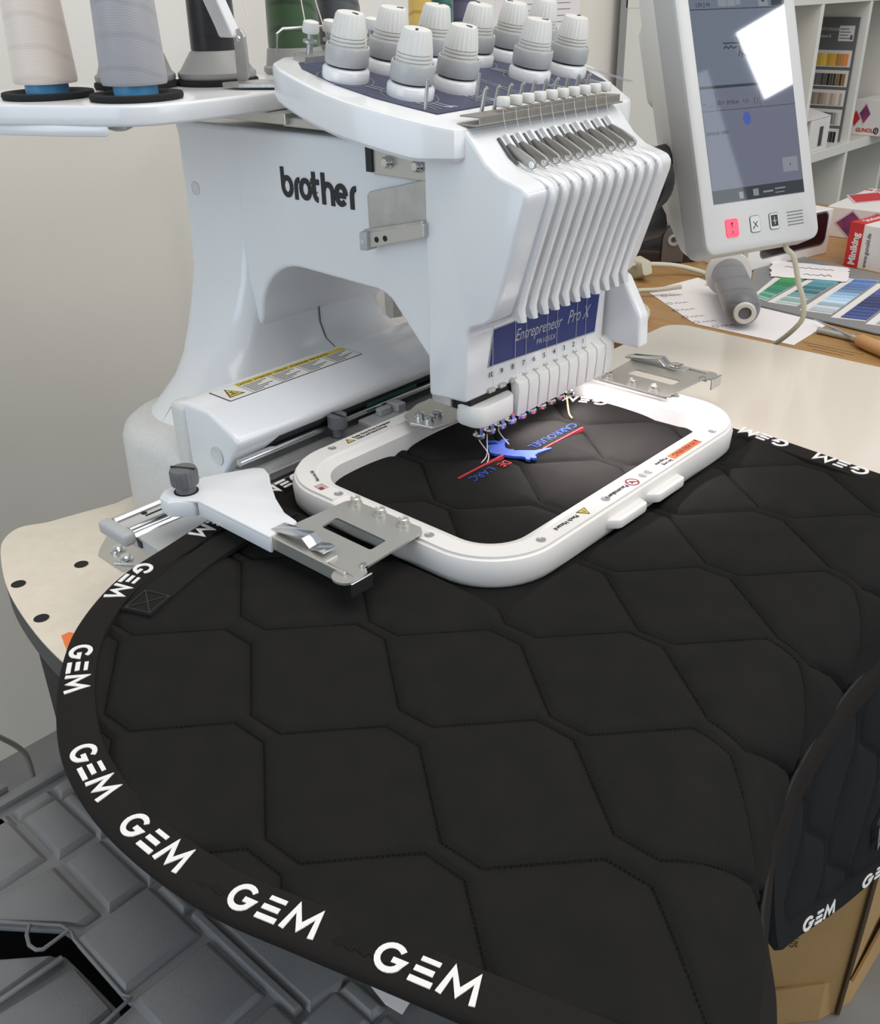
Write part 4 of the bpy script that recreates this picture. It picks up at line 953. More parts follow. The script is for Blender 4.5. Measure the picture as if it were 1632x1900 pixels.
def puff(d): return 0.0036 * (1 - np.exp(-(d / 0.0075) ** 1.1)) + 0.0012 * (1 - np.exp(-(d / 0.022) ** 2)) - 0.0022 * np.exp(-(d / 0.0018) ** 2)
def inpoly(px, py, P):
    c = np.zeros(px.shape, bool); n = len(P)
    for i in range(n):
        x0, y0 = P[i]; x1, y1 = P[i - 1]
        if y0 == y1: continue
        c ^= ((y0 > py) != (y1 > py)) & (px < (x1 - x0) * (py - y0) / (y1 - y0) + x0)
    return c
def edgedist(s, y, P):
    d = np.full(s.shape, 1.0)
    for a, b in zip(P[:-1], P[1:]):
        vx, vy = b[0] - a[0], b[1] - a[1]
        t = np.clip(((s - a[0]) * vx + (y - a[1]) * vy) / (vx * vx + vy * vy + 1e-12), 0, 1)
        d = np.minimum(d, np.hypot(s - a[0] - t * vx, y - a[1] - t * vy))
    return d
sp = thing('saddle_pad', 'black quilted saddle pad with white lettered binding draped over the table', 'saddle pad', (0.1, -0.15, -0.03))
def sheet(name, s0, s1, y0, y1, st, polygon, hfun, zoff=0.0):
    ns = int((s1 - s0) / st) + 1; ny = int((y1 - y0) / st) + 1
    S, Yy = np.meshgrid(np.linspace(s0, s1, ns), np.linspace(y0, y1, ny), indexing='ij')
    ins = inpoly(S, Yy, polygon)
    h = hfun(S, Yy)
    V = fold(S, Yy, h + zoff).reshape(-1, 3)
    idx = np.arange(ns * ny).reshape(ns, ny)
    q = np.stack([idx[:-1, :-1], idx[1:, :-1], idx[1:, 1:], idx[:-1, 1:]], -1).reshape(-1, 4)
    k = ins.reshape(-1)
    q = q[k[q].all(1)]
    used = np.unique(q); mp = np.full(ns * ny, -1); mp[used] = np.arange(len(used))
    me = bpy.data.meshes.new(name)
    me.from_pydata(V[used].tolist(), [], mp[q].tolist())
    me.polygons.foreach_set('use_smooth', [True] * len(me.polygons))
    return me
def pad_h(S, Yy):
    h = puff(seamdist(S, Yy))
    # pressed flat and stretched inside the hoop
    ins = np.clip(1.0 - np.maximum(np.abs(S) - 0.090, np.abs(Yy) - 0.155) / 0.03, 0, 1)
    ring = ((np.abs(S) < 0.145) & (np.abs(Yy) < 0.208)) & ~((np.abs(S) < 0.112) & (np.abs(Yy) < 0.177))
    h = h * np.where(ring, 0.05, 1.0) - np.where(ring, 0.0030, 0.0)
    lint = 0
    return h
BI0, _d = None, None
def _inward(P):
    d = np.gradient(P, axis=0); d /= np.linalg.norm(d, axis=1)[:, None]; n = np.stack([-d[:, 1], d[:, 0]], 1)
    return -n if ((np.array([0.15, -0.15]) - P[60]) @ n[60]) < 0 else n
ECI = EC + _inward(EC) * 0.007
poly1 = [tuple(p) for p in ECI if p[0] < 0.47 and (p[0] < spine_s(p[1]) + 0.002)] + [tuple(p) for p in SPINE[::-1]]
me = sheet('quilted_panel', -0.155, 0.47, -0.525, 0.22, 0.00235, poly1, pad_h)
link('quilted_panel', me, fabric, sp)
# dark stitching sunk in the seams
g = G()
for P in seams:
    run = []
    pts = []
    for a, b in zip(P[:-1], P[1:]):
        n_ = max(2, int(math.dist(a, b) / 0.0028))
        pts += [(a[0] + (b[0] - a[0]) * t / n_, a[1] + (b[1] - a[1]) * t / n_) for t in range(n_)]
    A_ = np.array(pts)
    ok = inpoly(A_[:, 0], A_[:, 1], poly1)
    ring = ((np.abs(A_[:, 0]) < 0.141) & (np.abs(A_[:, 1]) < 0.205)) & ~((np.abs(A_[:, 0]) < 0.106) & (np.abs(A_[:, 1]) < 0.171))
    ok &= ~ring
    for i in range(0, len(A_) - 1):
        if ok[i] and ok[i + 1]:
            a = A_[i]; b = a + (A_[i + 1] - a) * 0.62; d = (b - a); L_ = np.hypot(*d)
            if L_ < 1e-6: continue
            nx, ny = -d[1] / L_ * 0.0004, d[0] / L_ * 0.0004
            h_ = -0.0002
            g.add([fold1(a[0] + nx, a[1] + ny, h_), fold1(b[0] + nx, b[1] + ny, h_), fold1(b[0] - nx, b[1] - ny, h_), fold1(a[0] - nx, a[1] - ny, h_)], [(0, 1, 2, 3)])
me = bpy.data.meshes.new('stitching'); me.from_pydata(g.v, [], g.f)
o = link('stitching', me, M('black_stitching', (17, 17, 17), 0.9, spec=0.05), sp); o['kind'] = 'stuff'
# binding tape along the outer edge
def normals2(P):
    d = np.gradient(P, axis=0); d /= np.linalg.norm(d, axis=1)[:, None]
    return np.stack([-d[:, 1], d[:, 0]], 1), d
BI, BD = normals2(EC)
cen = np.array([0.15, -0.15])
if ((cen - EC[60]) @ BI[60]) < 0: BI = -BI
BL = np.r_[0, np.cumsum(np.linalg.norm(np.diff(EC, axis=0), axis=1))]
BW = 0.0255
loops = []
for p, n_ in zip(EC, BI):
    if p[0] > 0.50: continue
    sec = [(BW, 0.0018), (BW * 0.97, 0.0042), (BW * 0.6, 0.0046), (0.004, 0.0040), (0.0008, 0.0022), (-0.0006, -0.001), (0.001, -0.005), (0.006, -0.0062), (BW, -0.0055)]
    hold = 1.0
    if abs(p[0]) < 0.15 and abs(p[1]) < 0.215 and (abs(p[0]) > 0.112 or abs(p[1]) > 0.177): hold = 0.0
    loops.append([fold1(p[0] + n_[0] * a, p[1] + n_[1] * a, (h if hold else min(h, -0.0028))) for a, h in sec])
g = G(); g.loft(loops, True); bnd = build('binding', g, binding_m, sp, 50)
def bfun(start):
    def f(a, b, h):
        l = start + a
        px, py = np.interp(l, BL, EC[:, 0]), np.interp(l, BL, EC[:, 1]); nx, ny = np.interp(l, BL, BI[:, 0]), np.interp(l, BL, BI[:, 1])
        off = 0.0050 + b
        return fold1(px + nx * off, py + ny * off, 0.0043 + h)
    return f
def gem(start, target, name='woven_lettering', s=1.0, fmap=None, only=None):
    f = fmap or bfun(start); g = G(); w = 0.0031 * s; H = 0.0145 * s
    if only in (None, 'G'):
        stroke(g, [(a * s, b * s) for a, b in arc(0.0075, 0.00725, 0.0066, 0.0066, 42, 318, 16)] + [(0.0142 * s, 0.0066 * s), (0.0085 * s, 0.0066 * s)], w, f, 0.0007)
    if only in (None, 'E'):
        stroke(g, [(0.0195 * s, 0.0016 * s), (0.0315 * s, 0.0016 * s)], w, f, 0.0007); stroke(g, [(0.0200 * s, 0.0074 * s), (0.0300 * s, 0.0074 * s)], w, f, 0.0007); stroke(g, [(0.0210 * s, 0.0131 * s), (0.0310 * s, 0.0131 * s)], w * 0.85, f, 0.0007)
    if only in (None, 'M'):
        stroke(g, [(0.0355 * s, 0.0002 * s), (0.0378 * s, 0.0138 * s), (0.0440 * s, 0.0035 * s), (0.0500 * s, 0.0138 * s), (0.0525 * s, 0.0002 * s)], w, f, 0.0007)
    return build(name, g, thread_white, target, 0)
def arc_at(x, y): return float(BL[np.argmin(np.hypot(EC[:, 0] - x, EC[:, 1] - y))])
for x, y in ((.258, .185), (.175, .195), (-.021, .178), (-.145, -.155), (-.143, -.245), (-.1205, -.350), (-.060, -.447), (.035, -.502), (.115, -.517), (.201, -.511), (.283, -.487)):
    gem(arc_at(x, y), bnd)
# webbing strap stitched beside the binding
sc_ = smooth_path([(-0.056, -0.391), (-0.070, -0.352), (-0.083, -0.312), (-0.091, -0.266), (-0.093, -0.215)], 8)
SP_ = np.array(sc_); SN, SD = normals2(SP_)
loops = []
for p, n_ in zip(SP_, SN):
    loops.append([fold1(p[0] + n_[0] * a, p[1] + n_[1] * a, h) for a, h in ((-0.0135, 0.003), (-0.0130, 0.0065), (0.0130, 0.0065), (0.0135, 0.003))])
g = G(); g.loft(loops, True); sg = build('webbing_strap', g, strap_m, sp, 30)
g = G()
fs = lambda a, b, h: fold1(SP_[0][0] + SN[0][0] * a - SD[0][0] * -b, SP_[0][1] + SN[0][1] * a + SD[0][1] * b, 0.0066 + h)
for P in ([(-0.011, 0.002), (0.011, 0.002), (0.011, 0.026), (-0.011, 0.026), (-0.011, 0.002)], [(-0.011, 0.002), (0.011, 0.026)], [(0.011, 0.002), (-0.011, 0.026)]): stroke(g, P, 0.0012, fs, 0.0004)
build('strap_stitching', g, black_pl, sg, 0)
# spine binding along the fold and the second panel hanging beyond it
loops = []
for s_, y_ in SPINE:
    wdt = 0.024 + 0.010 * min(1, max(0, (-y_ - 0.15) / 0.15))
    loops.append([fold1(s_ - 0.003, y_, 0.0025), fold1(s_ - 0.001, y_, 0.0048), fold1(s_ + wdt * 0.5, y_, 0.0062), fold1(s_ + wdt, y_, 0.0052), fold1(s_ + wdt + 0.001, y_, 0.0), fold1(s_, y_, -0.004)])
g = G(); g.loft(loops, True); build('spine_binding', g, binding_m, sp, 60)
g = G(); g.tube([fold1(s_ - 0.0035, y_, 0.0030) for s_, y_ in SPINE], 0.0013, 6); build('spine_seam', g, M('black_seam', (20, 20, 21), 0.8), sp, 60)
lower = smooth_path([(.395, -.215), (.46, -.212), (.51, -.200), (.537, -.183), (.562, -.138), (.612, -.050), (.645, .027), (.668, .080), (.715, .20)], 8)
poly2 = [tuple(p) for p in lower] + [(.72, .26), (.38, .26)]
def pad2_h(S, Yy): return 0.8 * puff(seamdist(S + 0.03, Yy + 0.02))
me = sheet('hanging_panel', 0.385, 0.74, -0.215, 0.255, 0.003, poly2, pad2_h, -0.001)
lining = M('black_lining_fabric', (24, 27, 29), 0.85, bump=(900, 0.2), spec=0.15)
hpn = link('hanging_panel', me, lining, sp)
LC = np.array(lower); LN, LD = normals2(LC)
if LN[40][0] > 0: LN = -LN
g = G(); g.loft([[fold1(p[0] + n_[0] * a, p[1] + n_[1] * a, h) for a, h in ((0.022, 0.002), (0.021, 0.0045), (0.002, 0.0040), (-0.0005, 0.0), (0.002, -0.004), (0.022, -0.004))] for p, n_ in zip(LC, LN)], True)
hb = build('hanging_binding', g, lining, sp, 50)
LLn = np.r_[0, np.cumsum(np.linalg.norm(np.diff(LC, axis=0), axis=1))]
HB0, HB1 = 0.200, 0.365
def lfun(start):
    def f(a, b, h):
        l = start + a * 2.4; px, py = np.interp(l, LLn, LC[:, 0]), np.interp(l, LLn, LC[:, 1]); nx, ny = np.interp(l, LLn, LN[:, 0]), np.interp(l, LLn, LN[:, 1])
        return fold1(px + nx * (0.004 + b), py + ny * (0.004 + b), 0.0044 + h)
    return f
for a in (HB0, HB1): gem(0, hb, fmap=lfun(a), s=0.72)
g = G()
bx = lambda a, b, h: fold1(0.575 + b, 0.030 + a, 0.006 + h)
stroke(g, [(0, 0), (0.03, -0.012), (0.03, 0.012), (0.0, 0.022), (0.0, 0.0)], 0.004, bx, 0.003); stroke(g, [(0.0, 0.011), (0.03, 0.0)], 0.003, bx, 0.003); build('strap_buckle', g, chrome, sp, 0)

# stitched motif inside the hoop: letters are read from the operator's far side
EZ = 0.0046
def ez(x, y, h=0.0): return (x, y, PADZ + EZ + h)
mo = thing
def bar(n, x, y0, y1, w):
    g = G(); k = 14
    g.loft([[ez(x - w / 2, y0 + (y1 - y0) * i / k, -0.003), ez(x - w / 2 + 0.0006, y0 + (y1 - y0) * i / k, 0.0007), ez(x + w / 2 - 0.0006, y0 + (y1 - y0) * i / k, 0.0007), ez(x + w / 2, y0 + (y1 - y0) * i / k, -0.003)] for i in range(k + 1)], True)
    return build(n, g, thread_red, sp, 30)
bar('red_stitched_line', -0.0205, -0.070, -0.004, 0.0032); bar('red_stitched_line', 0.0005, 0.033, 0.101, 0.0030)
T = frame(ez(-0.0150, 0.1035, 0.0003), (0, -1, -0.0), (1, 0, 0)); text('stitched_lettering', 'CARROUSEL', 0.0135, T, thread_blue, sp, thick=0.0003, sx=1.02, bold=-0.0003)
T = frame(ez(-0.0115, -0.0115, 0.0006), (0, -1, 0), (1, 0, 0)); text('stitched_lettering', 'DE', 0.0130, T, thread_red, sp, thick=0.0003, sx=0.85)
T = frame(ez(-0.0135, -0.0325, 0.0006), (0, -1, 0), (1, 0, 0)); text('stitched_lettering', "L'ARC", 0.0132, T, thread_blue, sp, thick=0.0003, sx=0.95, bold=-0.0003)
HORSE = [(-0.0395, -0.0025), (-0.0455, 0.0005), (-0.0470, 0.0040), (-0.0405, 0.0120), (-0.0425, 0.0140), (-0.0475, 0.0138), (-0.0550, 0.0105), (-0.0475, 0.0172), (-0.0430, 0.0185), (-0.0445, 0.0235), (-0.0400, 0.0285), (-0.0385, 0.0275), (-0.0395, 0.0235), (-0.0370, 0.0195), (-0.0335, 0.0150), (-0.0285, 0.0105), (-0.0235, 0.0105), (-0.0205, 0.0130), (-0.0185, 0.0112), (-0.0155, 0.0142), (-0.0100, 0.0190), (-0.0035, 0.0240), (0.0015, 0.0340), (0.0055, 0.0400), (0.0070, 0.0385), (0.0042, 0.0290), (0.0030, 0.0215), (0.0035, 0.0160), (0.0085, 0.0125), (0.0075, 0.0090), (0.0040, 0.0082), (0.0062, 0.0045), (0.0030, 0.0025), (-0.0010, 0.0055), (-0.0050, 0.0045), (-0.0100, 0.0005), (-0.0185, -0.0030), (-0.0275, -0.0070), (-0.0350, -0.0075)]
g = G(); g.prism(HORSE, PADZ + EZ - 0.002, PADZ + EZ + 0.0008, XY); build('stitched_horse', g, thread_blue, sp, 0, 0.0004)

# ------------------------------------------------------------------ grey plastic crates under the pad
def cratelid(name, label, x0, x1, y0, y1, z, cells, holes=()):
    c = thing(name, label, 'crate', ((x0 + x1) / 2, (y0 + y1) / 2, z))
    return c
CZ = -0.30
cr_ = thing('crate', 'dark grey plastic crate base with recessed cells below the pad', 'crate', (0.1, -0.35, -ZO))
deck = [(-0.27, -0.28), (-0.27, -0.60), (-0.205, -0.60), (-0.140, -0.5245), (-0.097, -0.4915), (-0.084, -0.489), (-0.074, -0.490), (-0.004, -0.491), (0.008, -0.490), (0.010, -0.514), (0.012, -0.56), (0.47, -0.56), (0.47, -0.28)]
g = G(); g.prism(deck, CZ - 0.012, CZ - 0.006, XY); build('crate_deck', g, crate_m, cr_, 30, 0.0015)
g = G(); g.box(-0.277, -0.2635, -0.60, -0.28, CZ - 0.05, CZ + 0.001); build('crate_rim', g, crate_m, cr_, 30, 0.0015)
g = G(); g.box(-0.287, -0.279, -0.60, -0.445, CZ - 0.05, CZ + 0.006); build('rim_clip', g, crate_m, cr_, 30, 0.001)
def cell(P, top=0.0, b=0.0055):
    cx = sum(p[0] for p in P) / len(P); cy = sum(p[1] for p in P) / len(P)
    lo = [(x + b * (1 if x > cx else -1), y + b * (1 if y > cy else -1), CZ - 0.0065) for x, y in P]
    g = G(); g.loft([lo, [(x, y, CZ + top) for x, y in P]], True); return build('deck_cell', g, crate_m, cr_, 20, 0.0012, 2)
def rc(x0, x1, y0, y1): return [(x0, y0), (x1, y0), (x1, y1), (x0, y1)]
for r in ((-.233, -.172, -.450, -.421), (-.154, -.086, -.4515, -.4215), (-.250, -.180, -.512, -.466), (-.074, -.008, -.4845, -.4215), (.010, .075, -.485, -.4215), (.094, .165, -.50, -.4205), (-.250, -.241, -.452, -.4215), (-.250, -.241, -.50, -.464),
          (-.228, -.165, -.4125, -.406), (-.152, -.085, -.4125, -.406), (-.067, -.035, -.412, -.4085), (-.250, -.238, -.411, -.395), (.122, .154, -.4125, -.382), (.124, .153, -.3735, -.3665), (.166, .19, -.41, -.37), (.18, .25, -.49, -.42), (.26, .34, -.49, -.42), (.35, .44, -.49, -.42), (.2, .28, -.41, -.35), (.29, .38, -.41, -.35)):
    cell(rc(*r))
cell([(-.166, -.521), (-.148, -.528), (-.096, -.4855), (-.089, -.481), (-.089, -.466), (-.158, -.466)])
cell(rc(-.022, .110, -.4125, -.4065), 0.002, 0.002)
cell([(-.022, -.3985), (.112, -.3985), (.116, -.370), (.10, -.34), (-.022, -.34)])
cell(rc(-.228, -.165, -.398, -.35)); cell(rc(-.152, -.034, -.398, -.34))
g = G()
for P in ([(-0.205, -0.599, CZ), (-0.140, -0.5245, CZ), (-0.096, -0.4905, CZ), (-0.084, -0.488, CZ - 0.001), (-0.078, -0.4895, CZ - 0.004), (-0.004, -0.4905, CZ - 0.004), (0.006, -0.4885, CZ), (0.009, -0.514, CZ), (0.011, -0.56, CZ)],
          [(-0.117, -0.508, CZ), (-0.109, -0.5145, CZ), (-0.098, -0.518, CZ), (-0.090, -0.5165, CZ), (-0.086, -0.5125, CZ), (-0.087, -0.489, CZ)]):
    g.tube(P, 0.0018, 6)
build('deck_lip', g, crate_m, cr_, 60)
g = G(); g.box(-0.25, 0.46, -0.40, -0.28, -ZO, CZ - 0.012); build('crate_body', g, crate_m, cr_, 0, 0.004)
c2 = thing('crate', 'second dark grey crate edge at the bottom left corner, beyond the black gap', 'crate', (-0.02, -0.62, -ZO))
C2 = CZ - 0.025
g = G(); g.prism([(-0.30, -0.68), (-0.132, -0.533), (-0.093, -0.4955), (-0.075, -0.4945), (-0.013, -0.4925), (-0.010, -0.60), (-0.02, -0.72), (-0.30, -0.72)], C2 - 0.04, C2 - 0.006, XY); build('crate_deck', g, crate_m, c2, 30, 0.002)
for P in ([(-0.30, -0.69), (-0.150, -0.560), (-0.098, -0.505), (-0.098, -0.60), (-0.2, -0.70)], [(-0.080, -0.565), (-0.018, -0.565), (-0.018, -0.4985), (-0.072, -0.4985)], [(-0.1, -0.66), (-0.018, -0.66), (-0.018, -0.575), (-0.085, -0.575)]):
    g = G(); cx = sum(p[0] for p in P) / len(P); cy = sum(p[1] for p in P) / len(P)
    g.loft([[(x + (x - cx) * 0.05, y + (y - cy) * 0.05, C2 - 0.0065) for x, y in P], [(x, y, C2) for x, y in P]], True); build('deck_cell', g, crate_m, c2, 20, 0.0012)
g = G(); g.tube([(-0.090, -0.66, C2 + 0.001), (-0.0885, -0.56, C2 + 0.001), (-0.087, -0.50, C2 + 0.001)], 0.003, 8); build('deck_rib', g, crate_m, c2, 60)
g = G(); g.box(-0.32, 0.008, -0.60, -0.402, CZ - 0.10, CZ - 0.072); build('gap_shade_plate', g, black_pl, c2, 0, 0.003)  # black plate added as the shade in the gap between the crates
g = G(); g.box(-0.28, -0.03, -0.71, -0.61, -ZO, C2 - 0.04); build('crate_body', g, crate_m, c2, 0, 0.004)
tagp = G(); tagp.prism([(0.138, -0.3595), (0.150, -0.335), (0.170, -0.345), (0.1735, -0.3605), (0.158, -0.363)], CZ + 0.0005, CZ + 0.0012, XY); tag(build('paper_label', tagp, paper, None, 0), 'white paper corner poking out below the lettered binding', 'label')

# ------------------------------------------------------------------ cardboard box on the floor
cb = thing('cardboard_box', 'open brown cardboard box on the floor under the hanging pad', 'box', (0.2, 0.45, -ZO))
bx0 = [(0.338, 0.284), (0.18, 0.13), (0.02, 0.30), (0.178, 0.454)]
A0 = Vector((0.338, 0.284)); u1 = Vector((-0.72, -0.69)).normalized(); u2 = Vector((-0.05, 1.0)).normalized()
def bxp(a, b): p = A0 + u1 * a + u2 * b; return (p.x, p.y)
BT = -0.47
for nm, P in (('box_side', [bxp(0, 0), bxp(0.34, 0), bxp(0.34, 0.004), bxp(0, 0.004)]), ('box_side', [bxp(0, 0), bxp(0, 0.42), bxp(0.004, 0.42), bxp(0.004, 0.0)]), ('box_side', [bxp(0.34, 0), bxp(0.34, 0.42), bxp(0.336, 0.42), bxp(0.336, 0)]), ('box_side', [bxp(0, 0.42), bxp(0.34, 0.42), bxp(0.34, 0.416), bxp(0, 0.416)])):
    g = G(); g.prism(P, -ZO + 0.002, BT, XY); build(nm, g, cardboard, cb, 0)
g = G()
p0 = bxp(-0.001, -0.0015)
for k in range(8):
    z = BT - 0.06 - k * 0.042; a, b = bxp(-0.0006, 0.022); c, d = bxp(-0.0006, 0.030)
    g.prism([(a, b), (c, d), (c - 0.001, d), (a - 0.001, b)], z, z + 0.004, XY)
build('staple', g, cardboard_d, cb, 0)
g = G(); a, b = bxp(-0.002, -0.002); g.tube([(a, b, BT), (a + 0.001, b, -0.66), (a, b, -ZO + 0.004)], 0.0035, 6); build('box_corner', g, cardboard_d, cb, 60)
T = frame((*bxp(0.075, -0.0008), -0.71), (0, 0, 1), (Vector((-u1.x, -u1.y, 0))) * -1); text('box_lettering', 'S019 140 0S', 0.014, T, cardboard_d, cb)
g = G()
for P in ([(0.10, -0.60), (0.10, -0.68), (0.17, -0.68), (0.17, -0.60), (0.10, -0.60)], [(0.115, -0.67), (0.135, -0.62), (0.155, -0.67)]):
    stroke(g, P, 0.004, lambda a, b, h: (*bxp(-0.0012 - h, a), b), 0.0004)
build('box_mark', g, cardboard_d, cb, 0)
g = G()
q = [bxp(0.33, -0.002), bxp(0.22, -0.012), bxp(0.12, -0.020), bxp(0.02, -0.012), bxp(-0.012, 0.02), bxp(-0.02, 0.12), bxp(-0.006, 0.24)]
hh = [0.05, 0.085, 0.06, 0.07, 0.035, 0.055, 0.02]
g.loft([[(x, y, -ZO + 0.001), (x - 0.004, y + 0.004, -ZO + h), (x - 0.008, y + 0.008, -ZO + h - 0.003), (x - 0.006, y + 0.006, -ZO + 0.001)] for (x, y), h in zip(q, hh)], True); build('torn_flap', g, cardboard, cb, 0)

# ------------------------------------------------------------------ work desk and what lies on it
DZ = -0.09
dk = thing('work_desk', 'long wooden work desk behind the extension table', 'desk', (-0.1, 1.1, -ZO))
g = G(); g.box(-0.52, 0.32, 0.565, 1.68, DZ - 0.03, DZ); build('desk_top', g, wood, dk, 0, 0.002)
for x, y in ((-0.45, 0.65), (0.25, 0.65), (-0.45, 1.6), (0.25, 1.6)):
    g = G(); g.box(x - 0.03, x + 0.03, y - 0.03, y + 0.03, -ZO, DZ - 0.03); build('leg', g, steel, dk, 0)
def flat(name, P, z, mt, th=0.0006): 
    g = G(); g.prism(P, z, z + th, XY); return build(name, g, mt, None, 0)
# handwritten sheet
ps = flat('paper_sheet', [(-0.338, 0.788), (-0.313, 0.919), (-0.270, 0.900), (-0.025, 0.800), (-0.023, 0.676), (-0.184, 0.677)], DZ + 0.0004, paper)
tag(ps, 'white sheet with a handwritten list under the grey thread tube', 'paper')
g = G()
for k, (x, y) in enumerate(((-0.292, 0.785), (-0.262, 0.752), (-0.235, 0.725), (-0.205, 0.702), (-0.178, 0.690), (-0.145, 0.689))):
    f_ = Tfn(frame((x, y, DZ + 0.0011), (0.55, 0.85, 0), (-0.85, 0.55, 0)))
    random.seed(k); P = [(0.004 * i, 0.006 * ((i % 2) * (0.5 + 0.5 * random.random()))) for i in range(11)]
    stroke(g, arc(-0.008, 0.004, 0.005, 0.005, 0, 340, 10), 0.0011, f_, 0.0002); stroke(g, P[:7], 0.0011, f_, 0.0002)
build('handwriting', g, ink_soft, ps, 0)
# colour card with rows of thread samples
ccd = thing('colour_card', 'grey thread colour card with blue and green sample strips', 'colour card', (-0.06, 0.93, DZ + 0.002))
g = G(); g.prism([(-0.30, 1.12), (-0.245, 1.17), (0.19, 1.06), (0.19, 0.815), (0.05, 0.796), (-0.168, 0.823)], DZ + 0.0018, DZ + 0.0040, XY); build('card_board', g, card_grey, ccd, 0)
pal = [((120, 178, 160), (62, 140, 108), (86, 164, 96)), ((190, 208, 202), (70, 116, 128), (110, 190, 204)), ((210, 218, 224), (140, 176, 204), (70, 104, 170)), ((60, 76, 130), (38, 52, 100), (112, 108, 176)), ((200, 190, 210), (130, 110, 170), (90, 70, 140))]
smp = [((-0.172, 0.860), (-0.150, 0.853), (-0.156, 1.012), (-0.191, 1.001)), ((-0.133, 0.849), (-0.098, 0.854), (-0.103, 1.044), (-0.139, 1.029)), ((-0.073, 0.840), (-0.037, 0.847), (-0.052, 1.078), (-0.087, 1.063)), ((-0.019, 0.835), (0.017, 0.845), (0.004, 1.078), (-0.034, 1.063)), ((0.036, 0.835), (0.075, 0.845), (0.062, 1.075), (0.022, 1.063))]
cmat = {}
for si, (a, b, c, d) in enumerate(smp):
    g = G(); P = [Vector(p) for p in (a, b, c, d)]
    mrg = (P[0] - P[3]).normalized() * 0.004
    g.prism([tuple(P[0] + mrg + (P[0] - P[1]) * 0.35), tuple(P[1] + mrg), tuple(P[2] - mrg), tuple(P[3] - mrg + (P[3] - P[2]) * 0.35)], DZ + 0.0040, DZ + 0.0046, XY)
    stp = build('sample_strip', g, label_white, ccd, 0)
    n = 12; ca, cb_, cd = pal[si]
    for k in range(n):
        t = k / (n - 1); c0, c1, tt = (ca, cb_, t * 2) if t < .5 else (cb_, cd, t * 2 - 1)
        rnd = random.Random(si * 50 + k); j = 1 + (rnd.random() - .5) * .34
        col = tuple(max(0, min(255, (c0[i] * (1 - tt) + c1[i] * tt) * j)) for i in range(3))
        q0 = P[0].lerp(P[3], k / n); q1 = P[1].lerp(P[2], k / n); q2 = P[1].lerp(P[2], (k + .82) / n); q3 = P[0].lerp(P[3], (k + .82) / n)
        g = G(); g.prism([tuple(q0), tuple(q1), tuple(q2), tuple(q3)], DZ + 0.0046, DZ + 0.0060, XY); build('thread_sample', g, M('sample_thread', col, 0.4), stp, 0)
# torn note
random.seed(4)
edge = []
for (x0, y0), (x1, y1) in (((-0.256, 1.092), (-0.209, 0.987)), ((-0.209, 0.987), (-0.088, 1.035)), ((-0.088, 1.035), (-0.121, 1.124)), ((-0.121, 1.124), (-0.256, 1.092))):
    for i in range(12): t = i / 12; edge.append((x0 + (x1 - x0) * t + random.uniform(-.003, .003), y0 + (y1 - y0) * t + random.uniform(-.003, .003)))
nt_ = flat('torn_note', edge, DZ + 0.0065, paper); tag(nt_, 'torn white paper scrap with handwriting lying on the colour card', 'note')
g = G()
for r_ in range(2):
    f_ = Tfn(frame((-0.215 + 0.028 * r_ + (0.02 if r_ else 0), 1.06 - 0.03 * r_, DZ + 0.0072), (0.95, 0.33, 0), (-0.33, 0.95, 0)))
    P = [(0.006 * i, 0.012 * ((i % 2) * (0.4 + 0.6 * random.random()))) for i in range(15 if r_ == 0 else 9)]
    stroke(g, P, 0.0018, f_, 0.0002)
build('handwriting', g, ink, nt_, 0)
# grey thread tube lying on the sheet
tt_ = thing('thread_tube', 'grey thread tube with white ends lying on the white sheet', 'thread', (-0.2, 0.83, DZ))
pa = Vector((-0.111, 0.690, DZ + 0.029)); pb_ = Vector((-0.222, 0.848, DZ + 0.0395)); dv = (pb_ - pa); Lt = dv.length
T = Vector((0, 0, 1)).rotation_difference(dv.normalized()).to_matrix().to_4x4(); T.translation = pa
g = G(); g.lathe([(0.012, 0.0), (0.0165, 0.002), (0.0235, 0.009), (0.0265, 0.020), (0.0275, 0.05), (0.0275, Lt - 0.012), (0.020, Lt - 0.010)], 40, T); build('wound_thread', g, thread_mat('slate_thread', (106, 107, 112), (92, 93, 99)), tt_, 50)
g = G(); g.lathe([(0.0150, -0.004), (0.0165, -0.003), (0.0165, 0.004)], 28, T, caps=False); g.lathe([(0.0150, -0.004), (0.0100, -0.004), (0.0095, 0.03)], 28, T, caps=False); build('tube_end', g, spool_white, tt_, 40)
g = G(); g.lathe([(0.0097, 0.004), (0.001, 0.0041)], 24, T); build('tube_bore', g, collar_grey, tt_, 40)
g = G(); g.lathe([(0.020, Lt - 0.013), (0.0370, Lt - 0.010), (0.0375, Lt - 0.002), (0.0355, Lt + 0.004), (0.012, Lt + 0.004)], 40, T); build('tube_flange', g, spool_white, tt_, 40)
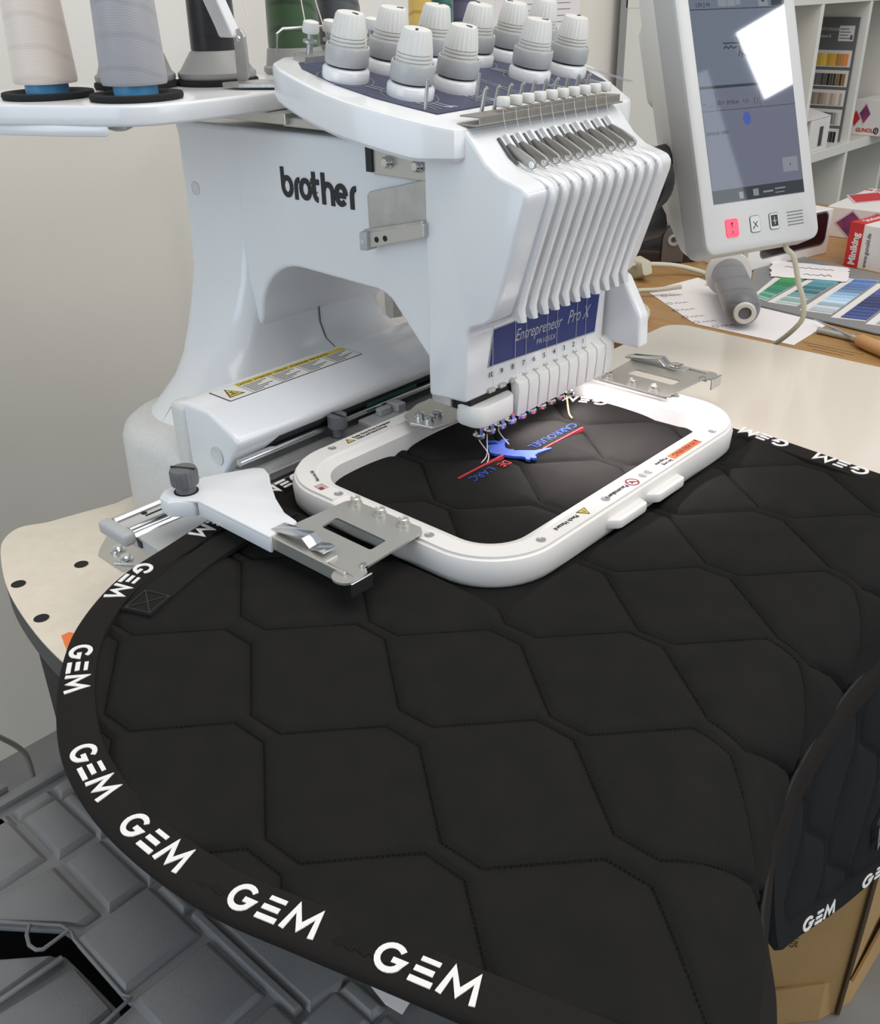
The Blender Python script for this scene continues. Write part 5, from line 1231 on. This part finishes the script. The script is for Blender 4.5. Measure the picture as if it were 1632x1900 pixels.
# wooden handled tool and metal rod
tl_ = thing('seam_tool', 'pointed tool with a turned wooden handle at the right desk edge', 'tool', (0.07, 0.72, DZ))
pa = Vector((0.046, 0.733, DZ + 0.010)); pb_ = Vector((0.135, 0.680, DZ + 0.010)); dv = pb_ - pa
T = Vector((0, 0, 1)).rotation_difference(dv.normalized()).to_matrix().to_4x4(); T.translation = pa
g = G(); g.lathe([(0.0055, 0), (0.0095, 0.008), (0.0100, 0.03), (0.0085, 0.06), (0.0098, 0.09), (0.006, 0.102)], 24, T); build('handle', g, handle_wood, tl_, 50)
g = G(); g.lathe([(0.0055, -0.008), (0.0058, 0.001)], 20, T); build('ferrule', g, chrome, tl_, 50)
g = G(); g.lathe([(0.0008, -0.10), (0.0022, -0.06), (0.0026, -0.007)], 12, T); build('blade', g, steel, tl_, 50)
g = G(); g.tube([(-0.02, 0.752, DZ + 0.005), (0.04, 0.748, DZ + 0.005), (0.16, 0.752, DZ + 0.005)], 0.005, 10); tag(build('metal_rod', g, steel, None, 60), 'thin grey metal rod lying behind the wooden handled tool', 'rod')
T = frame((-0.03, 0.735, DZ + 0.0004), (1, -0.25, 0), (0.25, 1, 0)); 
g = G()
for r_ in range(3): g.box(-0.02 + 0.012 * r_, 0.07 - 0.01 * r_, 0.700 - r_ * 0.011, 0.7015 - r_ * 0.011, DZ, DZ + 0.0002)
o = build('desk_print', g, cardboard_d, dk, 0); o['kind'] = 'stuff'
# cables and white plug beside the machine
for k, (P, r) in enumerate((([(-0.30, 0.66, DZ + 0.012), (-0.36, 0.72, DZ + 0.02), (-0.40, 0.80, DZ + 0.03), (-0.36, 0.90, DZ + 0.02), (-0.30, 0.93, DZ + 0.006), (-0.27, 0.88, DZ + 0.004)], 0.0045),
                            ([(-0.26, 0.60, DZ + 0.005), (-0.30, 0.66, DZ + 0.006), (-0.36, 0.74, DZ + 0.006), (-0.42, 0.80, DZ + 0.02), (-0.46, 0.84, DZ + 0.05)], 0.004),
                            ([(-0.24, 0.62, DZ + 0.004), (-0.26, 0.66, DZ + 0.012), (-0.31, 0.70, DZ + 0.014), (-0.33, 0.74, DZ + 0.013), (-0.31, 0.77, DZ + 0.012), (-0.28, 0.80, DZ + 0.016)], 0.004))):
    g = G(); g.tube(smooth_path(P, 6), r, 8)
    tag(build('power_cable', g, cable_m, None, 60), ('beige cable looping behind the white sheet toward the panel', 'beige cable rising toward the machine from the desk corner', 'short beige cable coiled nearest the extension table')[k], 'cable', 'cables beside the machine')
g = G(); g.loft([rrect(0.018, 0.012, 0.006, z, 4) for z in (0.0, 0.004)] + [rrect(0.020, 0.014, 0.007, 0.02, 4), rrect(0.012, 0.009, 0.005, 0.055, 4)], True, True, Matrix.Translation((-0.415, 0.86, DZ + 0.014)) @ Matrix.Rotation(1.3, 4, 'Y') @ Matrix.Rotation(0.5, 4, 'X'))
tag(build('power_plug', g, cable_m, None, 50), 'beige plug lying among the cables on the desk', 'plug')
# black case with a metal eyelet
kc = thing('black_case', 'glossy black case with a grey eyelet tab behind the thread tube', 'case', (-0.45, 1.1, DZ))
T = Matrix.Translation((-0.372, 1.03, DZ)) @ Matrix.Rotation(R_(38), 4, 'Z')
g = G(); g.loft([rloop(-0.26, 0.0, -0.015, 0.36, 0.03, 0.0), rloop(-0.262, 0.002, -0.017, 0.362, 0.03, 0.05), rloop(-0.25, -0.008, -0.005, 0.35, 0.03, 0.075)], True, True, T); build('case_shell', g, black_gloss, kc, 40)
g = G(); g.prism(arc(-0.055, 0.045, 0.02, 0.024, 0, 180, 10) + [(-0.075, 0.004), (-0.035, 0.004)], 0.0, 0.006, lambda a, b, t: tuple(T @ Vector((a, -0.018 - t, b)))); tb_ = build('eyelet_tab', g, M('smoky_tab', (88, 82, 78), 0.3), kc, 30)
g = G(); q = T @ Matrix.Translation((-0.055, -0.024, 0.045)) @ Matrix.Rotation(PI / 2, 4, 'X'); g.lathe([(0.011, 0), (0.011, 0.002), (0.006, 0.002), (0.005, 0.0)], 20, q); build('eyelet', g, steel, tb_, 40)
# boxes
def carton(name, label, cat, P0, ang, dx, dy, dz, mt, z=DZ, group=None):
    t = thing(name, label, cat, (P0[0], P0[1], z), group)
    T = Matrix.Translation((P0[0], P0[1], z)) @ Matrix.Rotation(R_(ang), 4, 'Z')
    g = G(); g.box(0, dx, 0, dy, 0, dz, T); build('carton', g, mt, t, 0, 0.0015)
    return t, T
def face(T, o, xd, yd): 
    R3 = T.to_3x3(); return frame(T @ Vector(o), R3 @ Vector(xd), R3 @ Vector(yd))
# white window box below the panel
wb, T = carton('window_box', 'white display box with a dark window below the control panel', 'box', (-0.262, 1.003), 77, 0.235, 0.10, 0.085, box_white)
F = face(T, (0.035, -0.0004, 0.022), (1, 0, 0), (0, 0, 1)); g = G(); g.loft([rloop(0, 0.185, 0, 0.058, 0.012, 0), rloop(0, 0.185, 0, 0.058, 0.012, 0.0006)], True, True, F); wn = build('box_window', g, black_gloss, wb, 0)
g = G(); g.loft([rloop(-0.003, 0.188, -0.003, 0.061, 0.014, -0.0002), rloop(-0.003, 0.188, -0.003, 0.061, 0.014, 0.0003)], True, True, F); build('window_rim', g, ink_soft, wb, 0)
F = face(T, (0.0, 0.07, 0.02), (0, -1, 0), (0, 0, 1)); g = G(); g.box(0.006, 0.03, 0.0, 0.05, 0, 0.0005, F); g.box(0.036, 0.06, 0.0, 0.05, 0, 0.0005, F); build('box_label', g, ink_soft, wb, 0)
# white box with red end showing under the panel corner
rbx, T = carton('carton_box', 'white carton with a red corner behind the window box', 'box', (-0.335, 1.262), 86, 0.075, 0.10, 0.075, box_white)
F = face(T, (0.045, -0.0004, 0.040), (1, 0, 0), (0, 0, 1)); g = G(); g.box(0.0, 0.03, 0.0, 0.034, 0, 0.0005, F); build('red_panel', g, box_red, rbx, 0)
# long white carton with pink pictures
def diamond(par, F, cx, cy, rx, ry, mt, n='picture_diamond'):
    g = G(); g.prism([(cx - rx, cy), (cx, cy - ry), (cx + rx, cy), (cx, cy + ry)], 0, 0.0005, XY, F); o = build('picture_frame', g, box_pink2, par, 0)
    g = G(); k = 0.86; g.prism([(cx - rx * k, cy), (cx, cy - ry * k), (cx + rx * k, cy), (cx, cy + ry * k)], 0.0005, 0.0009, XY, F); build(n, g, mt, o, 0)
    return o
lc, T = carton('picture_carton', 'long white carton with pink diamond pictures, behind the red banded box', 'box', (-0.275, 1.372), 1.5, 0.30, 0.235, 0.060, box_white)
F = face(T, (0, 0, 0.0604), (1, 0, 0), (0, 1, 0))
diamond(lc, F, 0.035, 0.125, 0.045, 0.075, box_red); diamond(lc, F, 0.125, 0.115, 0.055, 0.100, box_pink)
text('carton_lettering', 'die Stickwelt', 0.028, face(T, (0.0, 0.205, 0.0606), (1, 0, 0), (0, 1, 0)), box_red, lc, sx=0.5)
F = face(T, (0, -0.0004, 0), (1, 0, 0), (0, 0, 1)); diamond(lc, F, 0.052, 0.029, 0.034, 0.029, box_pink); diamond(lc, F, 0.100, 0.038, 0.030, 0.020, M('dark_pink_print', (150, 70, 84), 0.45))
# red banded box
mk, T = carton('thread_box', 'white box with a red Miniking band in the right foreground of the desk'.replace('Miniking', 'lettered'), 'box', (-0.145, 1.160), -10, 0.30, 0.20, 0.079, box_white)
g = G(); g.box(-0.0012, 0.026, -0.0012, 0.2012, 0.0005, 0.0803, T); bdn = build('red_band', g, box_red, mk, 0)
F = face(T, (0.0195, -0.0014, 0.005), (0, 0, 1), (-1, 0, 0)); text('band_lettering', 'Miniking', 0.0185, F, label_white, bdn, thick=0.0003, sx=0.93, bold=0.0006)
F = face(T, (0.0420, -0.0006, 0.004), (0, 0, 1), (-1, 0, 0)); text('box_lettering', 'www.gunold.de', 0.0115, F, ink_soft, mk, thick=0.0003, sx=0.85)
F = face(T, (0.019, 0.02, 0.0806), (0, 1, 0), (-1, 0, 0)); text('band_lettering', 'Stickgarne', 0.020, F, label_white, bdn, thick=0.0003)

# ------------------------------------------------------------------ shelf unit against the back wall
sh = thing('shelf_unit', 'white open shelf unit with grey back panels at the right', 'shelf', (-0.8, 2.4, -ZO))
SX = -0.60; ZS = -0.043
UP = [1.65, 1.972, 2.286, 2.585, 2.885]
for y in UP:
    g = G(); g.box(-0.96, SX, y - 0.009, y + 0.009, -0.46, 0.62); build('upright', g, shelf_white, sh, 0, 0.001)
for z in (-0.455, ZS - 0.006, 0.335, 0.62):
    g = G(); g.box(-0.96, SX + 0.001, 1.64, 2.90, z - 0.013, z + 0.013); build('shelf_board', g, shelf_white, sh, 0, 0.001)
g = G(); g.box(-0.975, -0.955, 1.64, 2.90, -0.47, 0.63); build('back_panel', g, shelf_back, sh, 0)
g = G(); g.box(-0.975, SX, 1.64, 2.90, -ZO, -0.47); build('plinth', g, shelf_white, sh, 0)
# shade card standing in the shelf
sd = thing('shade_card', 'tall grey thread shade card standing in the shelf compartment', 'colour card', (-0.67, 2.27, ZS))
Tsd = frame((-0.732, 2.262, -0.033), (1, 0, 0), (0, 0.012, 1)) @ Matrix.Diagonal((0.49, 0.845, 1, 1))
g = G(); g.box(0.0, 0.235, 0.0, 0.375, -0.003, 0.0, Tsd); build('card_board', g, M('dark_grey_card', (104, 104, 106), 0.6), sd, 0)
g = G(); g.box(0.130, 0.215, 0.305, 0.350, 0.0, 0.0006, Tsd); lb2 = build('card_label', g, label_white, sd, 0)
g = G()
for k in range(4): g.box(0.136, 0.195 - 0.01 * (k % 2), 0.312 + 0.009 * k, 0.3145 + 0.009 * k, 0.0006, 0.0008, Tsd)
g.box(0.196, 0.210, 0.309, 0.323, 0.0006, 0.0008, Tsd); build('label_print', g, ink_soft, lb2, 0)
text('card_lettering', 'COTTY STICKGARN', 0.013, Tsd @ Matrix.Translation((0.02, 0.335, 0.0003)), label_white, sd); text('card_lettering', 'Farbkarte 30', 0.013, Tsd @ Matrix.Translation((0.02, 0.315, 0.0003)), label_white, sd)
rows = [((236, 198, 84), (226, 176, 60), (212, 130, 70)), ((150, 146, 138), (70, 70, 68), (150, 118, 60)), ((140, 128, 116), (190, 168, 154), (220, 206, 196)), ((90, 140, 80), (40, 44, 46), (196, 190, 190)), ((60, 62, 60), (30, 32, 36), (36, 36, 40))]
for r_, (ca, cb_, cd) in enumerate(rows):
    v0 = 0.232 - r_ * 0.0595
    g = G(); g.box(0.012, 0.222, v0 - 0.004, v0 + 0.046, 0.0, 0.0006, Tsd); stp = build('sample_strip', g, label_white, sd, 0)
    for k in range(11):
        t = k / 10; c0, c1, tt = (ca, cb_, t * 2) if t < .5 else (cb_, cd, t * 2 - 1)
        j = 1 + ((k * 37 + r_ * 11) % 7 - 3) * .05 - (0.35 if (r_ == 1 and k % 2) else 0)
        col = tuple(max(0, min(255, (c0[i] * (1 - tt) + c1[i] * tt) * j)) for i in range(3))
        g = G(); g.box(0.014 + k * 0.0178, 0.014 + k * 0.0178 + 0.0150, v0, v0 + 0.036, 0.0006, 0.0016, Tsd); build('thread_sample', g, M('sample_thread', col, 0.5), stp, 0)
# small white carton in front of the shade card
sw, T = carton('display_carton', 'small white carton with its lid open in front of the shade card', 'box', (-0.605, 2.02), 90, 0.125, 0.12, 0.082, box_white, z=ZS + 0.0075)
F = face(T, (0.060, -0.0004, 0.012), (1, 0, 0), (0, 0, 1)); g = G(); g.box(0.0, 0.022, 0.0, 0.05, 0, 0.0006, F); build('carton_window', g, M('olive_dark', (66, 66, 54), 0.5), sw, 0)
g = G(); g.box(0.028, 0.05, -0.002, 0.062, 0, 0.0006, F); build('carton_label', g, label_white, sw, 0)
g = G(); g.box(-0.03, 0.125, 0.0, 0.10, 0, 0.0015, T @ Matrix.Translation((0, 0, 0.083)) @ Matrix.Rotation(R_(14), 4, 'X')); build('carton_lid', g, box_white, sw, 0)
# white carton with pink diamonds in the next compartment
gc, T = carton('shelf_carton', 'white carton with pink diamonds in the right shelf compartment', 'box', (-0.655, 2.44), 0, 0.14, 0.13, 0.098, box_white, z=ZS + 0.0075)
F = face(T, (0, -0.0004, 0), (1, 0, 0), (0, 0, 1)); diamond(gc, F, 0.032, 0.060, 0.018, 0.030, box_pink); diamond(gc, F, 0.006, 0.046, 0.016, 0.024, box_red)
text('carton_lettering', 'GUNOLD', 0.0145, face(T, (0.012, -0.0006, 0.010), (1, 0, 0), (0, 0, 1)), box_red, gc, bold=0.0005)
g = G(); stroke(g, arc(0.072, 0.015, 0.006, 0.008, 0, 360, 16), 0.003, lambda a, b, h: tuple(F @ Vector((a, b, h))), 0.0005); stroke(g, [(0.070, 0.013), (0.075, 0.018)], 0.002, lambda a, b, h: tuple(F @ Vector((a, b, h))), 0.0005); build('carton_mark', g, ink, gc, 0)

# ------------------------------------------------------------------ raise everything to the real height above the floor
for o in list(SC.objects):
    if o.parent is None:
        if o is cam: o.matrix_world = Matrix.Translation((0, 0, ZO)) @ o.matrix_world
        else: o.location.z += ZO
